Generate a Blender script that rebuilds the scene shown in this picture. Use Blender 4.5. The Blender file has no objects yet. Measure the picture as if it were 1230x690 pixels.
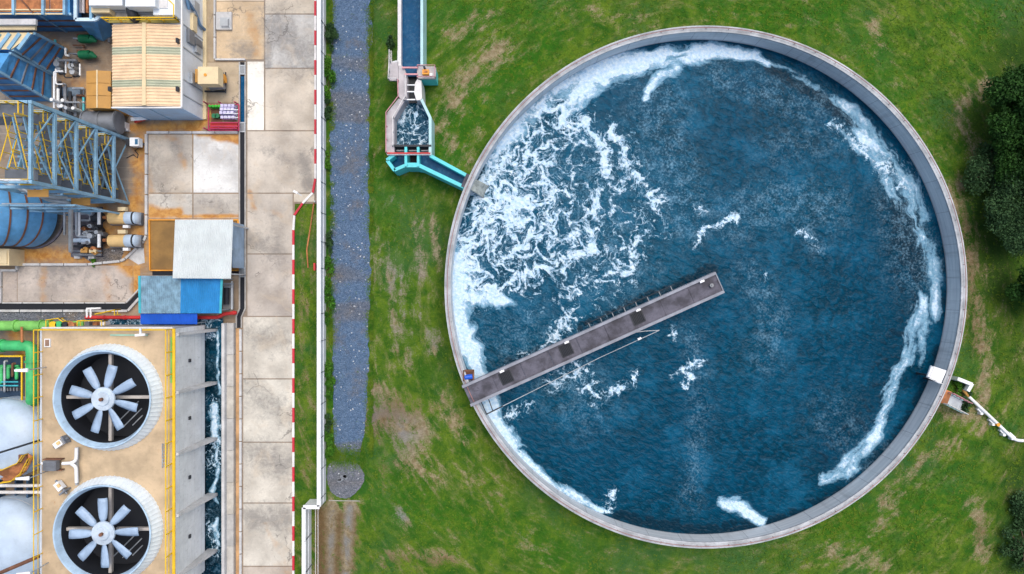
import bpy, math, random
import numpy as np
random.seed(7)
RNG = np.random.default_rng(11)
sc = bpy.context.scene
COL = sc.collection
R = math.radians

# ------------------------------------------------------------------ camera, sky, sun, exposure
S, H = 0.08, 65.0                      # metres per photo pixel on the ground; camera height
cam_d = bpy.data.cameras.new('drone_camera')
cam = bpy.data.objects.new('drone_camera', cam_d); COL.objects.link(cam)
cam.location = (0, 0, H); cam.rotation_euler = (0, 0, 0)
cam_d.sensor_width = 36.0; cam_d.lens = 36.0 * H / (1230 * S)
cam_d.clip_start = 0.5; cam_d.clip_end = 3000
sc.camera = cam

SUN_EL, SUN_DIR = R(70), (0.45, 0.89)   # high overcast light, softly from the upper right
world = bpy.data.worlds.new("World"); sc.world = world; world.use_nodes = True
wt = world.node_tree
sky = wt.nodes.new('ShaderNodeTexSky'); sky.sky_type = 'NISHITA'; sky.sun_disc = False
sky.sun_elevation = SUN_EL; sky.sun_rotation = math.atan2(SUN_DIR[0], SUN_DIR[1])
sky.air_density = 1.0; sky.dust_density = 5.0; sky.ozone_density = 1.0
bg = wt.nodes['Background']; bg.inputs[1].default_value = 0.15
wt.links.new(sky.outputs[0], bg.inputs[0])
sun_d = bpy.data.lights.new('sun', 'SUN'); sun_d.energy = 1.5; sun_d.angle = R(50); sun_d.color = (1, .94, .84)
sun = bpy.data.objects.new('sun', sun_d); COL.objects.link(sun)
ce = math.cos(SUN_EL); n_ = math.hypot(*SUN_DIR)
from mathutils import Vector
sv = Vector((SUN_DIR[0]/n_*ce, SUN_DIR[1]/n_*ce, math.sin(SUN_EL)))
sun.rotation_euler = sv.to_track_quat('Z', 'Y').to_euler()
sun.location = sv * 100
sc.view_settings.view_transform = 'Standard'; sc.view_settings.look = 'None'
sc.view_settings.gamma = 1.0; sc.view_settings.use_curve_mapping = False
sc.view_settings.exposure = 0.12

# ------------------------------------------------------------------ helpers
def W(px, py, z=0.0):
    """world point of something at height z measured on the photo"""
    k = S * (H - z) / H
    return ((px - 615) * k, (345 - py) * k, z)

class MB:
    def __init__(s): s.v = []; s.f = []
    def add(s, vs, fs):
        o = len(s.v); s.v += [tuple(p) for p in vs]; s.f += [tuple(i + o for i in f) for f in fs]; return s
    def box(s, x0, x1, y0, y1, z0, z1):
        return s.prism([(x0, y0), (x1, y0), (x1, y1), (x0, y1)], z0, z1)
    def obox(s, c, dx, dy, z0, z1, a=0.0):
        ca, sa = math.cos(a), math.sin(a); q = []
        for u, v in ((-1, -1), (1, -1), (1, 1), (-1, 1)):
            u *= dx / 2; v *= dy / 2
            q.append((c[0] + u * ca - v * sa, c[1] + u * sa + v * ca))
        return s.prism(q, z0, z1)
    def prism(s, poly, z0, z1):
        return s.loft([[(p[0], p[1], z0) for p in poly], [(p[0], p[1], z1) for p in poly]])
    def loft(s, rings, cap=True, closed=True):
        n = len(rings[0]); vs = [p for r in rings for p in r]; fs = []
        # keep an outward winding
        a = sum(rings[0][i][0] * rings[0][(i + 1) % n][1] - rings[0][(i + 1) % n][0] * rings[0][i][1] for i in range(n))
        for k in range(len(rings) - 1):
            for i in range(n if closed else n - 1):
                j = (i + 1) % n
                fs.append((k * n + i, k * n + j, (k + 1) * n + j, (k + 1) * n + i))
        if cap:
            fs.append(tuple(reversed(range(n)))); fs.append(tuple((len(rings) - 1) * n + i for i in range(n)))
        if a < 0: fs = [tuple(reversed(f)) for f in fs]
        return s.add(vs, fs)
    def tube(s, pts, r, n=8, cap=True):
        pts = [Vector(p) for p in pts]; rs = r if isinstance(r, (list, tuple)) else [r] * len(pts)
        rings = []; up = None
        for i, p in enumerate(pts):
            if i == 0: t = pts[1] - p
            elif i == len(pts) - 1: t = p - pts[-2]
            else: t = (pts[i + 1] - p).normalized() + (p - pts[i - 1]).normalized()
            if t.length < 1e-9: t = Vector((0, 0, 1))
            t.normalize()
            if up is None: up = Vector((0, 0, 1)) if abs(t.z) < .9 else Vector((1, 0, 0))
            x = up.cross(t)
            if x.length < 1e-6: x = Vector((1, 0, 0)).cross(t)
            x.normalize(); y = t.cross(x); up = y
            rings.append([tuple(p + (x * math.cos(2 * math.pi * k / n) + y * math.sin(2 * math.pi * k / n)) * rs[i]) for k in range(n)])
        vs = [q for g in rings for q in g]; fs = []
        for k in range(len(rings) - 1):
            for i in range(n):
                j = (i + 1) % n; fs.append((k * n + i, k * n + j, (k + 1) * n + j, (k + 1) * n + i))
        if cap: fs.append(tuple(reversed(range(n)))); fs.append(tuple((len(rings) - 1) * n + i for i in range(n)))
        return s.add(vs, fs)
    def bend(s, pts, r, rad, n=12):
        """tube with rounded corners"""
        pts = [Vector(p) for p in pts]; out = [pts[0]]
        for i in range(1, len(pts) - 1):
            a = (pts[i - 1] - pts[i]); b = (pts[i + 1] - pts[i]); d = min(rad, a.length * .49, b.length * .49)
            a.normalize(); b.normalize(); p0 = pts[i] + a * d; p1 = pts[i] + b * d
            for t in (0, .2, .4, .6, .8, 1):
                out.append(p0 * (1 - t) ** 2 + pts[i] * 2 * t * (1 - t) + p1 * t * t)
        out.append(pts[-1]); return s.tube(out, r, n)
    def beam(s, p0, p1, w, h):
        p0, p1 = Vector(p0), Vector(p1); t = (p1 - p0).normalized()
        up = Vector((0, 0, 1)) if abs(t.z) < .95 else Vector((0, 1, 0))
        x = up.cross(t).normalized() * w / 2; y = t.cross(x.normalized()).normalized() * h / 2
        q = [-x - y, x - y, x + y, -x + y]
        vs = [p0 + d for d in q] + [p1 + d for d in q]
        return s.add(vs, [(0, 1, 5, 4), (1, 2, 6, 5), (2, 3, 7, 6), (3, 0, 4, 7), (3, 2, 1, 0), (4, 5, 6, 7)])
    def cyl(s, c, r, z0, z1, n=24, r1=None):
        r1 = r if r1 is None else r1
        return s.loft([[(c[0] + a * math.cos(2 * math.pi * i / n), c[1] + a * math.sin(2 * math.pi * i / n), z) for i in range(n)] for a, z in ((r, z0), (r1, z1))])
    def lathe(s, c, prof, n=64, closed=False):
        vs = []; m = len(prof)
        for i in range(n):
            a = 2 * math.pi * i / n
            for r, z in prof: vs.append((c[0] + r * math.cos(a), c[1] + r * math.sin(a), z))
        fs = []
        for i in range(n):
            j = (i + 1) % n
            for k in range(m if closed else m - 1):
                l = (k + 1) % m; fs.append((i * m + k, j * m + k, j * m + l, i * m + l))
        return s.add(vs, fs)
    def corr(s, p00, p10, p11, p01, n, amp):
        """corrugated sheet, ribs run from the p0* side to the p1* side of the second axis"""
        p00, p10, p11, p01 = map(Vector, (p00, p10, p11, p01)); vs = []; fs = []
        m = n * 4
        for i in range(m + 1):
            t = i / m; dz = Vector((0, 0, amp * (1 if i % 4 in (1, 2) else 0)))
            vs += [p00.lerp(p10, t) + dz, p01.lerp(p11, t) + dz]
        for i in range(m): fs.append((2 * i, 2 * i + 2, 2 * i + 3, 2 * i + 1))
        return s.add(vs, fs)
    def rail(s, path, h=1.05, r=.035, gap=1.5, mid=True, posts=True):
        path = [Vector(p) for p in path]; up = Vector((0, 0, h))
        s.tube([p + up for p in path], r, 6)
        if mid: s.tube([p + up * .52 for p in path], r * .8, 6)
        if posts:
            for a, b in zip(path[:-1], path[1:]):
                k = max(1, round((b - a).length / gap))
                for i in range(k + 1): s.tube([a.lerp(b, i / k), a.lerp(b, i / k) + up], r, 6)
        return s

ORG = {}
def mesh(name, mb, mat, org):
    me = bpy.data.meshes.new(name)
    v = np.array(mb.v, dtype=float) - np.array(org)
    me.from_pydata(v.tolist(), [], mb.f); me.update()
    o = bpy.data.objects.new(name, me); COL.objects.link(o)
    for m in (mat if isinstance(mat, (list, tuple)) else [mat]): me.materials.append(m)
    return o
def smooth(o, ang=40):
    me = o.data; me.polygons.foreach_set('use_smooth', [True] * len(me.polygons))
    try: me.set_sharp_from_angle(angle=R(ang))
    except Exception: pass
    return o
def tag(o, label, cat, group=None, kind=None):
    o['label'] = label; o['category'] = cat
    if group: o['group'] = group
    if kind: o['kind'] = kind
    return o
def thing(name, label, cat, loc, group=None):
    o = bpy.data.objects.new(name, None); COL.objects.link(o); o.location = loc; o.empty_display_size = .3
    ORG[o] = tuple(loc); return tag(o, label, cat, group)
def part(mb, name, mat, parent, sm=False, label=None):
    o = mesh(name, mb, mat, ORG[parent]); o.parent = parent; ORG[o] = ORG[parent]
    if sm: smooth(o)
    if label: o['label'] = label
    return o
def single(mb, name, mat, label, cat, group=None, kind=None, sm=False):
    a = np.array(mb.v); org = (float(a[:, 0].mean()), float(a[:, 1].mean()), float(a[:, 2].min()))
    o = mesh(name, mb, mat, org); o.location = org; ORG[o] = org
    if sm: smooth(o)
    return tag(o, label, cat, group, kind)
def struct(mb, name, mat, sm=False):
    o = mesh(name, mb, mat, (0, 0, 0)); o['kind'] = 'structure'
    if sm: smooth(o)
    return o
def copy_tree(o, dloc, label=None):
    def rec(x, par):
        c = x.copy(); COL.objects.link(c)
        if par: c.parent = par
        for ch in [y for y in list(COL.objects) if y.parent == x]: rec(ch, c)
        return c
    c = rec(o, None); c.location = Vector(o.location) + Vector(dloc)
    if label: c['label'] = label
    return c

# ---- numeric noise for outlines and masks
def vnoise(x, y, seed=0):
    xi = np.floor(x).astype(np.int64); yi = np.floor(y).astype(np.int64); fx = x - xi; fy = y - yi
    def h(a, b):
        n = (a * 374761393 + b * 668265263 + seed * 974634777) & 0x7fffffff
        n = ((n ^ (n >> 13)) * 1274126177) & 0x7fffffff
        return ((n ^ (n >> 16)) & 0xffff) / 65535.0
    ux = fx * fx * (3 - 2 * fx); uy = fy * fy * (3 - 2 * fy)
    return (h(xi, yi) * (1 - ux) + h(xi + 1, yi) * ux) * (1 - uy) + (h(xi, yi + 1) * (1 - ux) + h(xi + 1, yi + 1) * ux) * uy
def fbm(x, y, o=4, seed=0):
    x = np.asarray(x, float); y = np.asarray(y, float); t = 0; a = .5; tot = 0
    for i in range(o):
        t = t + a * vnoise(x * 2 ** i, y * 2 ** i, seed + i); tot += a; a *= .5
    return t / tot
def stroke(X, Y, pts, w, d, sharp=2.0):
    """soft stroke along a polyline; w may be one width per point"""
    best = np.zeros_like(X)
    ws = w if isinstance(w, (list, tuple)) else [w] * len(pts)
    if len(pts) == 1: pts = pts * 2; ws = list(ws) * 2
    for (a, b), (wa, wb) in zip(zip(pts[:-1], pts[1:]), zip(ws[:-1], ws[1:])):
        dx, dy = b[0] - a[0], b[1] - a[1]; L = dx * dx + dy * dy + 1e-9
        t = np.clip(((X - a[0]) * dx + (Y - a[1]) * dy) / L, 0, 1)
        q = np.hypot(X - a[0] - t * dx, Y - a[1] - t * dy) / (wa + (wb - wa) * t)
        best = np.maximum(best, np.exp(-q ** sharp) * d)
    return best
def field(X, Y, strokes):
    m = np.zeros_like(X)
    for st in strokes: m = np.maximum(m, stroke(X, Y, *st))
    return m
def fattr(me, name, arr):
    a = me.attributes.new(name, 'FLOAT', 'POINT'); a.data.foreach_set('value', np.asarray(arr, np.float32).ravel())
def vattr(me, name, arr):
    a = me.attributes.new(name, 'FLOAT_VECTOR', 'POINT'); a.data.foreach_set('vector', np.asarray(arr, np.float32).ravel())
def grid_mesh(name, xs, ys, zfun, mat, keep=None):
    """fast grid; returns object, X, Y per vertex"""
    nx, ny = len(xs), len(ys); X, Y = np.meshgrid(xs, ys)
    Z = zfun(X, Y) if callable(zfun) else np.full_like(X, zfun)
    idx = np.arange(nx * ny).reshape(ny, nx)
    q = np.stack([idx[:-1, :-1], idx[:-1, 1:], idx[1:, 1:], idx[1:, :-1]], -1).reshape(-1, 4)
    if keep is not None:
        k = keep(X, Y).ravel(); q = q[k[q].all(1)]
        used = np.unique(q); remap = -np.ones(nx * ny, int); remap[used] = np.arange(len(used)); q = remap[q]
    else: used = np.arange(nx * ny)
    P = np.stack([X.ravel()[used], Y.ravel()[used], Z.ravel()[used]], -1)
    return raw_mesh(name, P, q, mat), P[:, 0], P[:, 1]
def raw_mesh(name, P, q, mat):
    me = bpy.data.meshes.new(name); k = q.shape[1]
    me.vertices.add(len(P)); me.vertices.foreach_set('co', P.astype(np.float32).ravel())
    me.loops.add(q.size); me.loops.foreach_set('vertex_index', q.astype(np.int32).ravel())
    me.polygons.add(len(q)); me.polygons.foreach_set('loop_start', np.arange(0, q.size, k, dtype=np.int32))
    me.polygons.foreach_set('loop_total', np.full(len(q), k, dtype=np.int32))
    me.update(calc_edges=True); me.materials.append(mat)
    o = bpy.data.objects.new(name, me); COL.objects.link(o); return o

# ------------------------------------------------------------------ materials
class NT:
    def __init__(s, name):
        s.m = bpy.data.materials.new(name); s.m.use_nodes = True; s.t = s.m.node_tree
        s.b = s.t.nodes['Principled BSDF']; s._p = None
    def n(s, t, **k):
        x = s.t.nodes.new(t)
        for a, b in k.items(): setattr(x, a, b)
        return x
    def l(s, a, b): s.t.links.new(a, b)
    def put(s, sock, v):
        if hasattr(v, 'is_output') or isinstance(v, bpy.types.NodeSocket): s.l(v, sock)
        else: sock.default_value = v
    @property
    def pos(s):
        if s._p is None: s._p = s.n('ShaderNodeNewGeometry').outputs['Position']
        return s._p
    def mapping(s, vec, scale=(1, 1, 1), rot=(0, 0, 0), loc=(0, 0, 0)):
        x = s.n('ShaderNodeMapping'); s.l(vec, x.inputs[0]); x.inputs['Scale'].default_value = scale
        x.inputs['Rotation'].default_value = rot; x.inputs['Location'].default_value = loc; return x.outputs[0]
    def noise(s, scale, detail=4, rough=.55, vec=None, dist=0.0, color=False):
        x = s.n('ShaderNodeTexNoise'); s.l(vec if vec is not None else s.pos, x.inputs['Vector'])
        x.inputs['Scale'].default_value = scale; x.inputs['Detail'].default_value = detail
        x.inputs['Roughness'].default_value = rough; x.inputs['Distortion'].default_value = dist
        return x.outputs['Color'] if color else x.outputs['Fac']
    def vor(s, scale, feature='F1', vec=None, out='Distance'):
        x = s.n('ShaderNodeTexVoronoi', feature=feature); s.l(vec if vec is not None else s.pos, x.inputs['Vector'])
        x.inputs['Scale'].default_value = scale; return x.outputs[out]
    def math(s, op, a, b=0.0, c=None, clamp=False):
        x = s.n('ShaderNodeMath', operation=op, use_clamp=clamp); s.put(x.inputs[0], a); s.put(x.inputs[1], b)
        if c is not None: s.put(x.inputs[2], c)
        return x.outputs[0]
    def ss(s, v, lo, hi):
        x = s.n('ShaderNodeMapRange', interpolation_type='SMOOTHSTEP'); s.put(x.inputs['Value'], v)
        s.put(x.inputs['From Min'], lo); s.put(x.inputs['From Max'], hi); return x.outputs[0]
    def mr(s, v, a, b, c, d):
        x = s.n('ShaderNodeMapRange'); s.put(x.inputs['Value'], v)
        for k, q in (('From Min', a), ('From Max', b), ('To Min', c), ('To Max', d)): s.put(x.inputs[k], q)
        return x.outputs[0]
    def mix(s, f, a, b, blend='MIX'):
        x = s.n('ShaderNodeMix', data_type='RGBA', blend_type=blend); s.put(x.inputs[0], f)
        for i, v in ((6, a), (7, b)):
            if isinstance(v, (tuple, list)): v = tuple(v)[:3] + (1,)
            s.put(x.inputs[i], v)
        return x.outputs[2]
    def attr(s, name, vec=False):
        x = s.n('ShaderNodeAttribute', attribute_name=name); return x.outputs['Vector' if vec else 'Fac']
    def vadd(s, a, b, op='ADD'):
        x = s.n('ShaderNodeVectorMath', operation=op); s.put(x.inputs[0], a); s.put(x.inputs[1], b); return x.outputs[0]
    def vscale(s, a, k):
        x = s.n('ShaderNodeVectorMath', operation='SCALE'); s.put(x.inputs[0], a); s.put(x.inputs['Scale'], k); return x.outputs[0]
    def bump(s, h, strength=.3, dist=.05):
        x = s.n('ShaderNodeBump'); x.inputs['Strength'].default_value = strength; x.inputs['Distance'].default_value = dist
        s.put(x.inputs['Height'], h); s.l(x.outputs[0], s.b.inputs['Normal'])
    def out(s, col, rough=.7, metal=0.0, spec=.5):
        if isinstance(col, (tuple, list)): col = tuple(col)[:3] + (1,)
        s.put(s.b.inputs['Base Color'], col); s.put(s.b.inputs['Roughness'], rough)
        s.put(s.b.inputs['Metallic'], metal); s.b.inputs['Specular IOR Level'].default_value = spec
        return s.m

RUST = (.33, .12, .03)
def pm(name, c, rough=.6, metal=0.0, var=.18, scale=.9, rust=0.0, rustc=RUST, bump=.12, bs=14, dirt=.25, spec=.4):
    """painted / bare surface with uneven tone, grime and (optionally) rust that has its own shape"""
    t = NT(name)
    a = t.noise(scale, 5, .6); b = t.noise(scale * 7, 4, .6, vec=t.mapping(t.pos, (1, 1, .35)))
    lo = tuple(x * (1 - var) for x in c); hi = tuple(min(1, x * (1 + var)) for x in c)
    col = t.mix(t.ss(a, .3, .7), lo, hi)
    g = t.math('MULTIPLY', t.ss(b, .52, .8), dirt)
    col = t.mix(g, col, tuple(x * .45 + .012 for x in c))
    if rust > 0:
        r = t.ss(t.noise(scale * 2.2, 7, .68), .72 - rust * .4, .80 - rust * .4)
        col = t.mix(t.math('MULTIPLY', r, .85), col, t.mix(t.noise(9, 3), rustc, tuple(x * 1.7 for x in rustc)))
    t.bump(t.noise(bs, 4), bump, .03)
    return t.out(col, t.mr(a, .3, .7, rough - .1, min(1, rough + .12)), metal, spec)

M = dict(
    white=pm('white_paint', (.79, .82, .85), .5, dirt=.3, var=.06),
    offwhite=pm('old_white_paint', (.66, .66, .66), .6, dirt=.5, var=.12, rust=.12),
    whitewall=pm('white_cladding', (.72, .78, .84), .5, dirt=.25, var=.06, rust=.06),
    concrete=pm('concrete', (.40, .39, .37), .9, dirt=.5, var=.22),
    paleconc=pm('pale_concrete', (.52, .53, .54), .9, dirt=.55, var=.16),
    darkconc=pm('stained_concrete', (.095, .095, .122), .85, dirt=.85, var=.5, scale=.9, rust=.06, rustc=(.2, .13, .10)),
    deckconc=pm('tan_deck', (.49, .38, .25), .9, dirt=.35, var=.2, scale=.5, rust=.12, rustc=(.33, .20, .10)),
    cyan=pm('turquoise_paint', (.10, .62, .68), .5, dirt=.25, var=.1),
    palecyan=pm('faded_turquoise_paint', (.42, .66, .70), .6, dirt=.3, var=.1),
    pinkgrey=pm('worn_walkway', (.46, .44, .46), .85, dirt=.45, var=.18),
    pinkpaint=pm('faded_red_rail', (.55, .27, .30), .6, dirt=.3),
    blue=pm('blue_sheet_metal', (.075, .29, .58), .5, .1, dirt=.5, var=.25, rust=.10),
    ltblue=pm('light_blue_steel', (.23, .43, .60), .5, .1, dirt=.5, var=.2, rust=.08),
    ductblue=pm('blue_duct_paint', (.11, .34, .63), .5, .1, dirt=.3, var=.2, rust=.12),
    rustplate=pm('rusty_plate', (.42, .17, .07), .85, dirt=.5, var=.4, scale=1.2, rust=.3, rustc=(.55, .25, .08)),
    rustband=pm('rusty_band', (.17, .08, .05), .85, var=.3),
    tan=pm('tan_sheet', (.50, .27, .07), .6, dirt=.2, var=.1),
    roof_tan=pm('tan_roof_sheet', (.78, .58, .38), .55, dirt=.25, var=.1, rust=.08, rustc=(.55, .25, .09)),
    roof_green=pm('dull_rooflight', (.43, .46, .34), .5, dirt=.3, var=.1),
    roof_white=pm('white_roof_sheet', (.60, .66, .67), .5, dirt=.3, var=.07),
    roof_grey=pm('faded_grey_roof_sheet', (.20, .34, .45), .55, dirt=.4, var=.3, scale=1.6, rust=.1, rustc=(.35, .33, .30)),
    roof_blue=pm('blue_roof_sheet', (.022, .23, .54), .45, dirt=.3, var=.15),
    teal=pm('teal_trim', (.05, .42, .50), .5),
    vividblue=pm('vivid_blue_sheet', (.015, .11, .62), .4, dirt=.1, var=.1),
    yellow=pm('yellow_paint', (.80, .52, .02), .5, dirt=.25, var=.1),
    green=pm('green_pipe_paint', (.06, .46, .16), .42, dirt=.3, var=.2, rust=.04),
    green2=pm('grass_green_pipe_paint', (.20, .52, .12), .42, dirt=.3, var=.2, rust=.05),
    motorgreen=pm('dark_green_paint', (.012, .16, .07), .35, dirt=.3),
    red=pm('red_paint', (.52, .03, .03), .45, dirt=.3, var=.15),
    magenta=pm('crimson_frame_paint', (.42, .03, .10), .5, dirt=.3),
    orange=pm('orange_paint', (.75, .32, .03), .5, dirt=.3),
    grey=pm('grey_metal', (.20, .22, .25), .5, .3, dirt=.4),
    ltgrey=pm('galvanised_steel', (.42, .46, .50), .45, .4, dirt=.35),
    dark=pm('dark_metal', (.03, .035, .045), .6, .2, dirt=.2),
    black=pm('black_grille', (.012, .015, .022), .8, dirt=.2, bump=.02),
    stackwhite=pm('bluish_white_fibreglass', (.72, .82, .90), .4, dirt=.3, var=.08),
    blade=pm('pale_blade', (.32, .44, .60), .4, dirt=.25, var=.15),
    tankwhite=pm('pale_tank_paint', (.46, .58, .72), .35, dirt=.2, var=.08, rust=.04),
    hood=pm('cream_motor_hood', (.72, .50, .22), .5, dirt=.2, var=.1),
    cream=pm('cream_sheet', (.70, .58, .36), .55, dirt=.3, var=.08),
    purple=pm('pale_violet_plastic', (.58, .56, .80), .5, dirt=.3),
    vgreen=pm('bright_green_plastic', (.06, .50, .05), .5, dirt=.3),
    railrust=pm('rusty_pink_rail', (.34, .17, .16), .7, dirt=.5, var=.3), rim=pm('blue_grey_coping', (.42, .45, .48), .85, dirt=.7, var=.28, scale=.7, rust=.03),
    bark=pm('bark', (.14, .10, .07), .9, bump=.5),
    rustgravel=pm('rusty_stain_strip', (.46, .28, .14), .95, dirt=.5, var=.35, scale=.5, rust=.25, rustc=(.5, .24, .08)),
    bund=pm('rusty_wet_floor', (.27, .155, .045), .55, dirt=.5, var=.3, scale=.35, rust=.1, rustc=(.42, .36, .25)),
)
# kerb with red and white blocks: one colour per face
def mat_plain(name, c, r=.6): return pm(name, c, r, dirt=.35, var=.12)
M['kred'] = mat_plain('red_kerb_paint', (.55, .025, .05)); M['kwhite'] = mat_plain('white_kerb_paint', (.74, .74, .74))

def mat_grass():
    t = NT('grass_ground')
    stre = t.attr('mow', True)
    n1 = t.noise(.10, 5, .6); n2 = t.noise(.55, 6, .65, dist=.6); n3 = t.noise(1.1, 6, .62, vec=stre)
    n4 = t.noise(7, 4, .7); n5 = t.noise(2.4, 5, .6)
    lush = t.attr('lush'); dirt = t.attr('dirt'); dark = t.attr('dark'); ash = t.attr('ash')
    col = t.mix(t.ss(n2, .34, .66), (.030, .120, .008), (.140, .235, .018))
    col = t.mix(t.math('MULTIPLY', t.ss(n3, .46, .66), .60), col, (.22, .255, .065))
    col = t.mix(t.math('MULTIPLY', t.ss(n5, .50, .72), .5), col, (.05, .135, .03))
    col = t.mix(t.math('MULTIPLY', t.ss(n1, .48, .64), .60), col, t.mix(n5, (.025, .12, .03), (.08, .19, .065)))
    col = t.mix(t.math('MULTIPLY', lush, t.ss(n5, .35, .6)), col, (.030, .155, .007))
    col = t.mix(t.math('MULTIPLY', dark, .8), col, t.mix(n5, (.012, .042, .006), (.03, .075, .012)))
    # worn earth showing through in streaks and flecks
    e = t.math('ADD', t.math('MULTIPLY', n3, .75), t.math('MULTIPLY', n2, .35))
    e = t.math('ADD', t.math('ADD', e, t.math('MULTIPLY', n4, .46)), t.math('MULTIPLY', dirt, .26))
    em = t.ss(e, .83, 1.07)
    earth = t.mix(t.ss(n5, .35, .65), (.28, .20, .12), (.46, .37, .25))
    earth = t.mix(t.math('MULTIPLY', ash, t.ss(n2, .35, .6)), earth, (.30, .31, .36))
    earth = t.mix(t.math('MULTIPLY', t.attr('brown'), .9), earth, (.16, .075, .045))
    col = t.mix(t.math('MULTIPLY', em, .88), col, earth)
    # blade-scale mottling
    col = t.mix(t.ss(t.noise(9, 3, .7), .35, .7), t.mix(.26, col, (0.012, .03, .004)), col)
    col = t.mix(t.math('MULTIPLY', t.ss(t.noise(13, 2, .7), .60, .75), .35), col, (.22, .28, .08))
    t.bump(t.math('ADD', n4, t.math('MULTIPLY', t.noise(22, 3, .7), .7)), .75, .16)
    return t.out(col, .95, 0, .15)
def mat_tuft():
    t = NT('grass_blades')
    n2 = t.noise(.45, 4, .6); n5 = t.noise(5, 3, .7)
    col = t.mix(t.ss(n2, .35, .65), (.04, .135, .010), (.13, .20, .016))
    col = t.mix(t.math('MULTIPLY', t.ss(n5, .5, .75), .5), col, (.20, .23, .06))
    return t.out(col, .9, 0, .15)
def mat_gravel(name='gravel', c0=(.08, .145, .255), c1=(.16, .245, .38), brown=(.17, .15, .13)):
    t = NT(name)
    cell = t.vor(8.5, 'F1', out='Color'); d = t.vor(8.5, 'F1'); cell2 = t.vor(15, 'F1', out='Color')
    sx = t.n('ShaderNodeSeparateColor'); t.l(cell, sx.inputs[0]); sy = t.n('ShaderNodeSeparateColor'); t.l(cell2, sy.inputs[0])
    col = t.mix(sx.outputs[0], c0, c1); col = t.mix(t.math('MULTIPLY', sy.outputs[0], .5), col, tuple(x * .45 for x in c0))
    col = t.mix(t.math('MULTIPLY', t.ss(t.noise(.28, 7, .72), .50, .68), .6), col, t.mix(sx.outputs[1], tuple(x * .6 for x in brown), tuple(x * 1.4 for x in brown)))
    bandn = t.noise(.22, 2, .4, vec=t.mapping(t.pos, (.12, 1, 1)))
    col = t.mix(t.math('MULTIPLY', t.ss(bandn, .50, .56), .45), col, t.mix(sx.outputs[0], tuple(x * .55 for x in brown), tuple(x * 1.25 for x in brown)))
    col = t.mix(t.ss(sx.outputs[2], .985, .992), col, (.55, .58, .62))
    col = t.mix(t.math('MULTIPLY', t.ss(t.noise(.9, 4), .55, .75), .45), col, (.10, .12, .16))
    t.bump(t.math('SUBTRACT', 1.0, d), .9, .12)
    return t.out(col, .95, 0, .2)
def mat_slab():
    """old concrete: panel tint, mottled weathering, tyre-dark patches, painted shade, rust runs"""
    t = NT('weathered_concrete')
    tint = t.attr('tint', True); rust = t.attr('rust'); stain_shade = t.attr('stain_shade')
    n1 = t.noise(.35, 6, .62); n2 = t.noise(1.4, 7, .7, dist=.4); n3 = t.noise(9, 5, .7)
    col = t.mix(t.ss(n1, .3, .7), t.mix(1.0, tint, (.80, .78, .76), 'MULTIPLY'), t.mix(1.0, tint, (1.36, 1.35, 1.32), 'MULTIPLY'))
    dm = t.math('ADD', t.math('MULTIPLY', n2, .8), t.math('MULTIPLY', stain_shade, .34))
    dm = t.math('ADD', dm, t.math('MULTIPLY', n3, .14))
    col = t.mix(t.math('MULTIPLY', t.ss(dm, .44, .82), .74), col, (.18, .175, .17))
    col = t.mix(t.math('MULTIPLY', t.ss(t.noise(.5, 6, .66, dist=.8), .50, .68), .28), col, (.56, .46, .34))
    cw = t.vadd(t.pos, t.vscale(t.vadd(t.noise(.7, 5, .6, color=True), (.5, .5, .5), 'SUBTRACT'), 2.2))
    ck = t.vor(.30, 'DISTANCE_TO_EDGE', vec=cw)
    ckm = t.math('MULTIPLY', t.math('SUBTRACT', 1.0, t.ss(ck, .004, .018)), t.ss(t.noise(.25, 3), .50, .60))
    col = t.mix(t.math('MULTIPLY', ckm, .6), col, (.10, .095, .09))
    # faint broom marks
    w = t.noise(1.0, 3, .6, vec=t.mapping(t.pos, (.25, 5, 1)))
    col = t.mix(t.math('MULTIPLY', t.ss(w, .5, .75), .22), col, (.52, .47, .41))
    rm = t.math('ADD', t.math('MULTIPLY', rust, 1.05), t.math('MULTIPLY', t.math('SUBTRACT', t.noise(.8, 6, .6), .5), 1.1))
    rc = t.mix(t.ss(n2, .35, .65), (.40, .17, .035), (.60, .33, .09))
    col = t.mix(t.math('MULTIPLY', t.ss(rm, .16, .85), .95), col, rc)
    col = t.mix(t.ss(t.noise(5.5, 2, .5), .70, .76), col, t.mix(.5, col, (.1, .1, .1)))
    t.bump(n3, .3, .04)
    return t.out(col, .92, 0, .25)
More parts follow.
